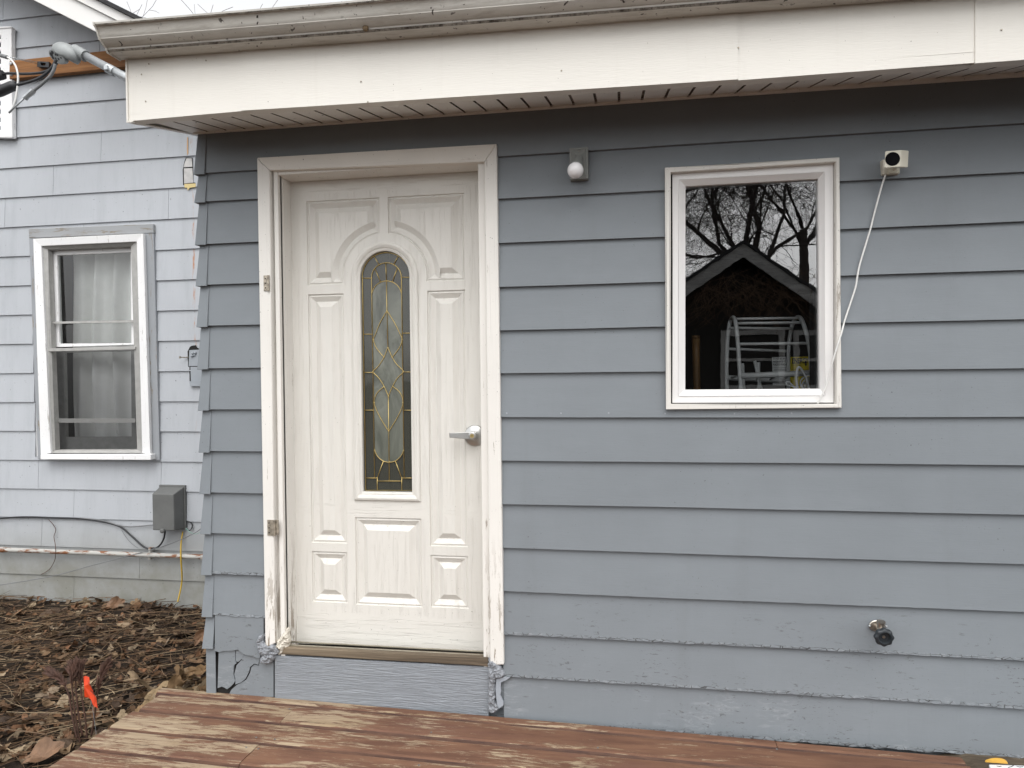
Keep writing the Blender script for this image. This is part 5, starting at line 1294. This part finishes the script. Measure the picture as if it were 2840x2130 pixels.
for i in range(130):    # larger leaves close to the deck
    x_ = rg.uniform(-3.4, -1.95); y_ = rg.uniform(-1.0, .75)
    if x_ > -2.02 and y_ < .04: continue
    add_leaf(V, Fc, Cc, Vector((x_, y_, gz(x_, y_) + rg.uniform(.012, .04))), rg.uniform(.022, .050), 0 if rg.random() < .8 else 1, shade(rg.choice([(.24, .15, .085), (.19, .11, .06), (.16, .11, .075), (.30, .22, .14)])), .5)
for i in range(160):    # drift of leaves against the corner
    x_ = rg.gauss(-2.05, .13); y_ = rg.gauss(.20, .14)
    if x_ > -1.87 and y_ > -.03: continue
    if x_ > -1.99 and y_ < .02: continue
    add_leaf(V, Fc, Cc, Vector((x_, y_, gz(x_, y_) + rg.uniform(.02, .12))), rg.uniform(.035, .075), 0, shade(rg.choice([(.36, .26, .15), (.30, .19, .10), (.40, .30, .19)])), .6)
litter('leaf_litter', V, Fc, Cc, 'layer of dead brown leaves over the bed between house and deck', 'leaf litter')
V, Fc, Cc = [], [], []
STR = [(.30, .20, .12), (.25, .155, .09), (.17, .105, .065), (.44, .33, .21), (.11, .07, .045), (.20, .13, .08)]
def stalk(x_, y_, L, ang, r0, col, lift=0, pitch_=0):
    n = 5; o = len(V); bend = rg.uniform(-.6, .6); p = Vector((x_, y_, gz(x_, y_) + .01 + lift)); k_ = 3
    for i in range(n + 1):
        a_ = ang + bend * (i / n - .5); rr_ = r0 * (1 - .45 * i / n)
        side = Vector((-math.sin(a_), math.cos(a_), 0))
        for q_ in range(k_):
            t_ = 2 * math.pi * q_ / k_; V.append(tuple(p + side * math.cos(t_) * rr_ + Vector((0, 0, math.sin(t_) * rr_))))
        p = p + Vector((math.cos(a_), math.sin(a_), pitch_ + rg.uniform(-.06, .06))) * (L / n)
    for i in range(n):
        for q_ in range(k_):
            Fc.append((o + i * k_ + q_, o + i * k_ + (q_ + 1) % k_, o + (i + 1) * k_ + (q_ + 1) % k_, o + (i + 1) * k_ + q_)); Cc.append(col)
for i in range(2600):
    x_, y_ = spot(); far = rg.random() < .45
    ang = rg.gauss(0.15, .5) if far else rg.uniform(0, 6.28)
    stalk(x_, y_, rg.uniform(.06, .34) if rg.random() < .7 else rg.uniform(.3, .6), ang, rg.uniform(.0010, .0030), shade(rg.choice(STR)), rg.uniform(0, .035), rg.gauss(0, .05))
litter('dead_stalks', V, Fc, Cc, 'tangle of dry straw-coloured stalks strewn over the leaves', 'stalks')
# single leaves one can pick out
def one_leaf(pos, s, mat, label, rx=.1, ry=.1, rz=0, kind=0):
    rg.seed(hash(label) % 1000 if False else len(label)); v_, f_, c_ = [], [], []
    add_leaf(v_, f_, c_, Vector((0, 0, 0)), s, kind, (1, 1, 1), 0.0)
    b = MB(); M_ = Matrix.Rotation(rz, 3, 'Z') @ Matrix.Rotation(rx, 3, 'X') @ Matrix.Rotation(ry, 3, 'Y')
    b.add([M_ @ Vector(q_) + Vector(pos) for q_ in v_], f_); o = b.build('fallen_leaf', mat, recalc=False); sd = o.modifiers.new('t', 'SOLIDIFY'); sd.thickness = .0008
    return tag(o, label, 'leaf', 'single fallen leaves')
one_leaf(atz(90, 1630, -.19), .085, m_bleaf, 'broad tan leaf at the bottom left edge of the picture', .35, -.1, .4)
one_leaf(atz(300, 1478, -.13), .10, m_gleaf, 'large pale crumpled leaf against the left end of the deck', .5, .1, 2.2)
one_leaf(atz(1088 * .25, q4(0, 440)[1], -.21), .055, m_gleaf, 'pale lobed leaf lying in the middle of the dark leaf bed', .5, 0, 1.)
one_leaf(atz(248, q4(0, 225)[1] + 4, -.17), .065, m_bleaf, 'dark curled leaf leaning on the foot of the pale wall', .9, .2, .3)
one_leaf(atz(435, q4(0, 520)[1], -.14), .06, m_bleaf, 'upright tan leaf beside the corner of the extension', 1.0, .2, .2)
b = MB(); cpt_ = atz(2157, 1650, .018); 
vs = []; n = 24
for i in range(n): 
    a_ = math.pi * i / (n - 1); vs.append(cpt_ + Vector((.036 * math.cos(a_), .012, .015 * math.sin(a_) * (1 + .25 * math.cos(a_)) - .004)))
b.prism(vs, [p + Vector((0, .004, .001)) for p in vs]); tag(b.build('fallen_leaf', m_yleaf), 'bright yellow leaf lying behind the white board', 'leaf', 'single fallen leaves')

# dead fern stalks
ff = crop(90, 1780, .19288)
fern = thing('dead_fern', atz(205, 1590, zg), 'clump of five dark dried fern stalks with feathery tips beside the deck edge', 'fern')
yfn = -.13
def fr(pts, heads, seed):
    P = [at(*ff(*p), yfn + seed * .012) for p in pts]; path = smooth_path(P, 5)
    b = MB(); n = len(path); b.tube(path, [.0042 - .0020 * i / n for i in range(n)], 6)
    st_ = b.build('stalk', m_fern, fern, smooth=True)
    b = MB(); r2 = random.Random(seed); i0 = int(n * heads)
    for i in range(i0, n - 1):
        p = path[i]; t_ = (path[min(i + 1, n - 1)] - path[max(i - 1, 0)]).normalized(); sd_ = t_.cross(Vector((0, -1, 0))).normalized()
        u = (i - i0) / max(1, n - i0)
        for rep in range(4):
            for sg in (-1, 1):
                L = (.024 + .017 * math.sin(math.pi * min(1, u * 1.1))) * r2.uniform(.7, 1.15)
                d_ = (t_ * r2.uniform(.7, 1.2) + sd_ * sg * r2.uniform(.2, .75) + Vector((0, r2.uniform(-.5, .5), 0))).normalized()
                q0 = p + t_ * r2.uniform(-.006, .006); b.tube([q0, q0 + d_ * L * .5 + t_ * .004, q0 + d_ * L + t_ * .012], [.0022, .0026, .001], 5)
    b.build('plume', m_fern, st_, smooth=True)
fr([(640, 1390), (600, 1200), (560, 1000), (530, 800), (490, 680), (420, 560), (340, 490), (250, 440)], .62, 1)
fr([(690, 1460), (645, 1230), (605, 1000), (580, 800), (570, 640), (575, 520), (560, 430)], .70, 2)
fr([(720, 1350), (670, 1100), (645, 900), (625, 700), (620, 540), (610, 420), (600, 360)], .68, 3)
fr([(785, 1410), (770, 1200), (745, 1000), (710, 800), (690, 600), (680, 450), (690, 340)], .66, 4)
fr([(845, 1360), (880, 1150), (910, 950), (935, 750), (970, 580), (1030, 420), (1110, 290)], .55, 5)
fl = thing('marker_flag', atz(212, 1590, zg), 'small orange utility marker flag drooping on its wire among fern stalks', 'marker flag')
b = MB(); b.tube([at(*ff(*p), yfn + .03) for p in [(918, 1330), (890, 1130), (860, 930), (830, 760), (815, 560), (800, 500)]], .0013, 5); b.build('wire', m_greycable, fl)
fo = [(735, 500), (760, 492), (815, 510), (822, 600), (850, 660), (880, 740), (915, 810), (935, 950), (890, 930), (870, 905), (840, 830), (800, 800), (750, 795), (742, 640)]
b = MB(); fv_ = [at(*ff(*p), yfn + .02 + .006 * math.sin(i * 1.3)) for i, p in enumerate(fo)]; b.prism(fv_, [p + Vector((0, .0012, 0)) for p in fv_]); flag_ = b.build('flag', m_orange, fl)
rotf = lambda deg: Matrix.Rotation(R(deg), 4, 'Y') @ Matrix.Rotation(R(90), 4, 'X')
p = at(*ff(800, 590), yfn + .008); lettering('CAUTION', p, .0095, m_black_ink, flag_, rot=rotf(55), bold=.0003)
p = at(*ff(822, 700), yfn + .008); lettering('UNDER', p, .0095, m_black_ink, flag_, rot=rotf(40), bold=.0003)

# ================================================================== TREES AND THE SHED BEHIND THE CAMERA
def tree(name, base, H, r0, label, seed, limbs=6, fork=.3, levels=4, kids=(5, 6, 6, 5), mat=None, spread=.75, droop=.0, group='bare trees', twig_r=.004, shoots=0, lens=(.46, .36, .26, .18)):
    rt = random.Random(seed); root = thing(name, base, label, 'tree', group)
    tr = MB(); cr_ = MB(); base = Vector(base)
    top = base + Vector((rt.uniform(-.3, .3), rt.uniform(-.3, .3), H * fork))
    tr.tube([base - Vector((0, 0, .3)), base + (top - base) * .3, base + (top - base) * .7, top], [r0 * 1.2, r0, r0 * .9, r0 * .8], 10)
    def grow(p, d, L, r, lv):
        n = 4 if lv < levels - 1 else 3; pts = [p]; q_ = p.copy(); dd = d.copy()
        for i in range(n):
            dd = (dd + Vector((rt.gauss(0, .22), rt.gauss(0, .22), rt.gauss(0, .15) + (.10 if lv < 2 else -droop)))).normalized()
            q_ = q_ + dd * (L / n); pts.append(q_.copy())
        (tr if lv == 0 else cr_).tube(pts, [max(twig_r, r * (1 - .62 * i / n)) for i in range(n + 1)], 6 if lv < 2 else 3, 0, False)
        if shoots and lv < 2:
            for k in range(shoots if lv == 0 else shoots // 3):
                t_ = rt.random() ** .8; i = min(n - 1, int(t_ * n)); pp = pts[i].lerp(pts[i + 1], t_ * n - i)
                o_ = Vector((rt.gauss(0, 1), rt.gauss(0, 1), rt.gauss(.5, .6))).normalized(); LL = rt.uniform(.35, 1.25); sp_ = [pp]; dd2 = o_.copy()
                for j_ in range(4):
                    dd2 = (dd2 + Vector((rt.gauss(0, .18), rt.gauss(0, .18), rt.gauss(.10, .2)))).normalized(); sp_.append(sp_[-1] + dd2 * LL / 4)
                    if j_ in (1, 2):
                        d3 = (dd2 + Vector((rt.gauss(0, .6), rt.gauss(0, .6), rt.gauss(.1, .5)))).normalized()
                        cr_.tube([sp_[-1], sp_[-1] + d3 * LL * .22, sp_[-1] + d3 * LL * .45 + Vector((0, 0, .06))], [twig_r * .8, twig_r * .65, twig_r * .5], 3, 0, False)
                cr_.tube(sp_, [twig_r * 1.25, twig_r * 1.1, twig_r, twig_r * .8, twig_r * .6], 3, 0, False)
        if lv >= levels - 1: return
        for k in range(kids[lv]):
            t_ = .10 + .90 * (k + rt.random()) / kids[lv]; i = min(n - 1, int(t_ * n)); pp = pts[i].lerp(pts[i + 1], t_ * n - i)
            ax_ = (pts[i + 1] - pts[i]).normalized(); o_ = ax_.orthogonal().normalized(); o_ = Matrix.Rotation(rt.uniform(0, 6.28), 3, ax_) @ o_
            grow(pp, (ax_ * rt.uniform(.45, .9) + o_ * rt.uniform(.5, .9)).normalized(), H * lens[lv + 1] * rt.uniform(.6, 1.1), max(twig_r, r * .36), lv + 1)
    for k in range(limbs):
        a_ = 2 * math.pi * k / limbs + rt.uniform(-.4, .4)
        grow(top - Vector((0, 0, rt.uniform(0, .12) * H * fork)), Vector((math.cos(a_) * spread, math.sin(a_) * spread, rt.uniform(.75, 1.3))).normalized(), H * lens[0] * rt.uniform(.85, 1.15), r0 * rt.uniform(.26, .44), 0)
    tr.build('trunk', mat or m_bark, root, smooth=True, recalc=False); cr_.build('crown', mat or m_twig, root, smooth=False, recalc=False)
    return root
tp = atm(1632, 512, 14.5)
tree('bare_tree', (tp.x, tp.y, zg), 11.5, .22, 'great bare spreading tree mirrored above the shed peak in the window', 3, limbs=7, fork=.36, levels=5, kids=(6, 6, 6, 5), spread=.95, droop=.03, lens=(.42, .24, .13, .08, .05), twig_r=.0032, shoots=34)
tp = atm(1742, 500, 19)
tree('bare_tree', (tp.x, tp.y, zg), 14, .13, 'bare tree mirrored at the right side of the window', 8, limbs=6, fork=.42, levels=5, kids=(5, 6, 6, 4), spread=.7, lens=(.42, .24, .13, .08, .05), twig_r=.0038, shoots=24)
tp = atm(1480, 500, 24)
tree('bare_tree', (tp.x - 1.5, tp.y, zg), 15, .30, 'distant bare tree mirrored at the left edge of the window', 15, limbs=6, fork=.3, levels=5, kids=(5, 6, 5, 4), spread=.8, lens=(.42, .24, .14, .08, .05), twig_r=.0045, shoots=24)
for (px, py, Y_, H_, sd, lb_) in [(275, 20, 17, 13.6, 21, 'bare tree rising right behind the end of the gable roof'), (385, 14, 20, 14.4, 22, 'slender bare tree seen over the left end of the gutter'), (430, 20, 26, 16.8, 23, 'far bare tree above the gutter left of the door'), (720, 10, 22, 12.6, 24, 'bare treetop just showing over the gutter above the door')]:
    p = at(px, py, Y_); tree('bare_tree', (p.x, p.y, zg), H_, .15, lb_, sd, limbs=5, fork=.35, levels=4, kids=(6, 6, 5), mat=m_twig_far, spread=.4, lens=(.44, .26, .15, .09), twig_r=.007, shoots=26)

YS = 7.2
shed = thing('garden_shed', (atm(1605, 527, YS).x, -YS + .05 - 1.5, zg), 'dark gabled garden shed with grey barge boards mirrored in the window', 'shed')
pk_ = atm(1605, 527, YS); lf_, rt_ = atm(1478, 611, YS), atm(1768, 637, YS)
sll = (lf_.z - pk_.z) / (lf_.x - pk_.x); slr = (rt_.z - pk_.z) / (rt_.x - pk_.x)
wd_ = 1.75; ysf = pk_.y
Lf = Vector((pk_.x - wd_, ysf, pk_.z - sll * wd_)); Rf = Vector((pk_.x + wd_, ysf, pk_.z + slr * wd_))
for E_ in (Lf, Rf):
    b = MB(); a = [pk_, E_, E_ - Vector((0, 0, .19)), pk_ - Vector((0, 0, .19))]
    b.prism([p + Vector((0, .02, 0)) for p in a], [p + Vector((0, -.02, 0)) for p in a]); b.build('barge_board', m_shedboard, shed)
    b = MB(); a = [pk_ + Vector((0, .05, .005)), E_ + Vector((0, .05, .005)), E_ + Vector((0, .05, .05)), pk_ + Vector((0, .05, .05))]
    b.prism(a, [p + Vector((0, -3.4, 0)) for p in a]); b.build('roof', m_shing, shed)
b = MB(); yw_ = ysf - .3
a = [(pk_.x, yw_, pk_.z - .05), (pk_.x - wd_ + .25, yw_, pk_.z - sll * (wd_ - .25) - .05), (pk_.x - wd_ + .25, yw_, zg - .1), (pk_.x + wd_ - .25, yw_, zg - .1), (pk_.x + wd_ - .25, yw_, pk_.z + slr * (wd_ - .25) - .05)]
b.prism(a, [(p[0], yw_ - 2.6, p[2]) for p in a]); b.build('wall', m_shedwall, shed)
for x0_, x1_ in ((1556, 1693), (1712, 1850)):
    b = MB(); o = [atm(x0_, 714, YS + .3), atm(x1_, 714, YS + .3), atm(x1_, 842, YS + .3), atm(x0_, 842, YS + .3)]; th_ = .075
    xa, xb, z1_, z0_ = o[0].x, o[1].x, o[0].z, o[2].z
    for q_ in ((xa, xa + th_, z0_, z1_), (xb - th_, xb, z0_, z1_), (xa + th_, xb - th_, z1_ - th_, z1_), (xa + th_, xb - th_, z0_, z0_ + th_), (xa + th_, xb - th_, (z0_ + z1_) / 2 - .02, (z0_ + z1_) / 2 + .02)): b.box(q_[0], q_[1], yw_ + .002, yw_ + .04, q_[2], q_[3])
    b.build('window', m_shedwin, shed)
b = MB(); rv = random.Random(4); c0 = atm(1625, 600, YS + .2)
for i in range(150):
    p = c0 + Vector((rv.gauss(0, .5), rv.uniform(.02, .22), rv.uniform(-.25, .12))); pts = [p]
    dx_ = rv.gauss(0, .1)
    for k in range(5): p = p + Vector((dx_ + rv.gauss(0, .05), rv.gauss(0, .02), -rv.uniform(.03, .16))); pts.append(p)
    b.tube(pts, .004, 4, 0, False)
tag(b.build('dry_creeper', m_vine, recalc=False), 'tangle of dry brown creeper hanging from the shed gable in the reflection', 'creeper')
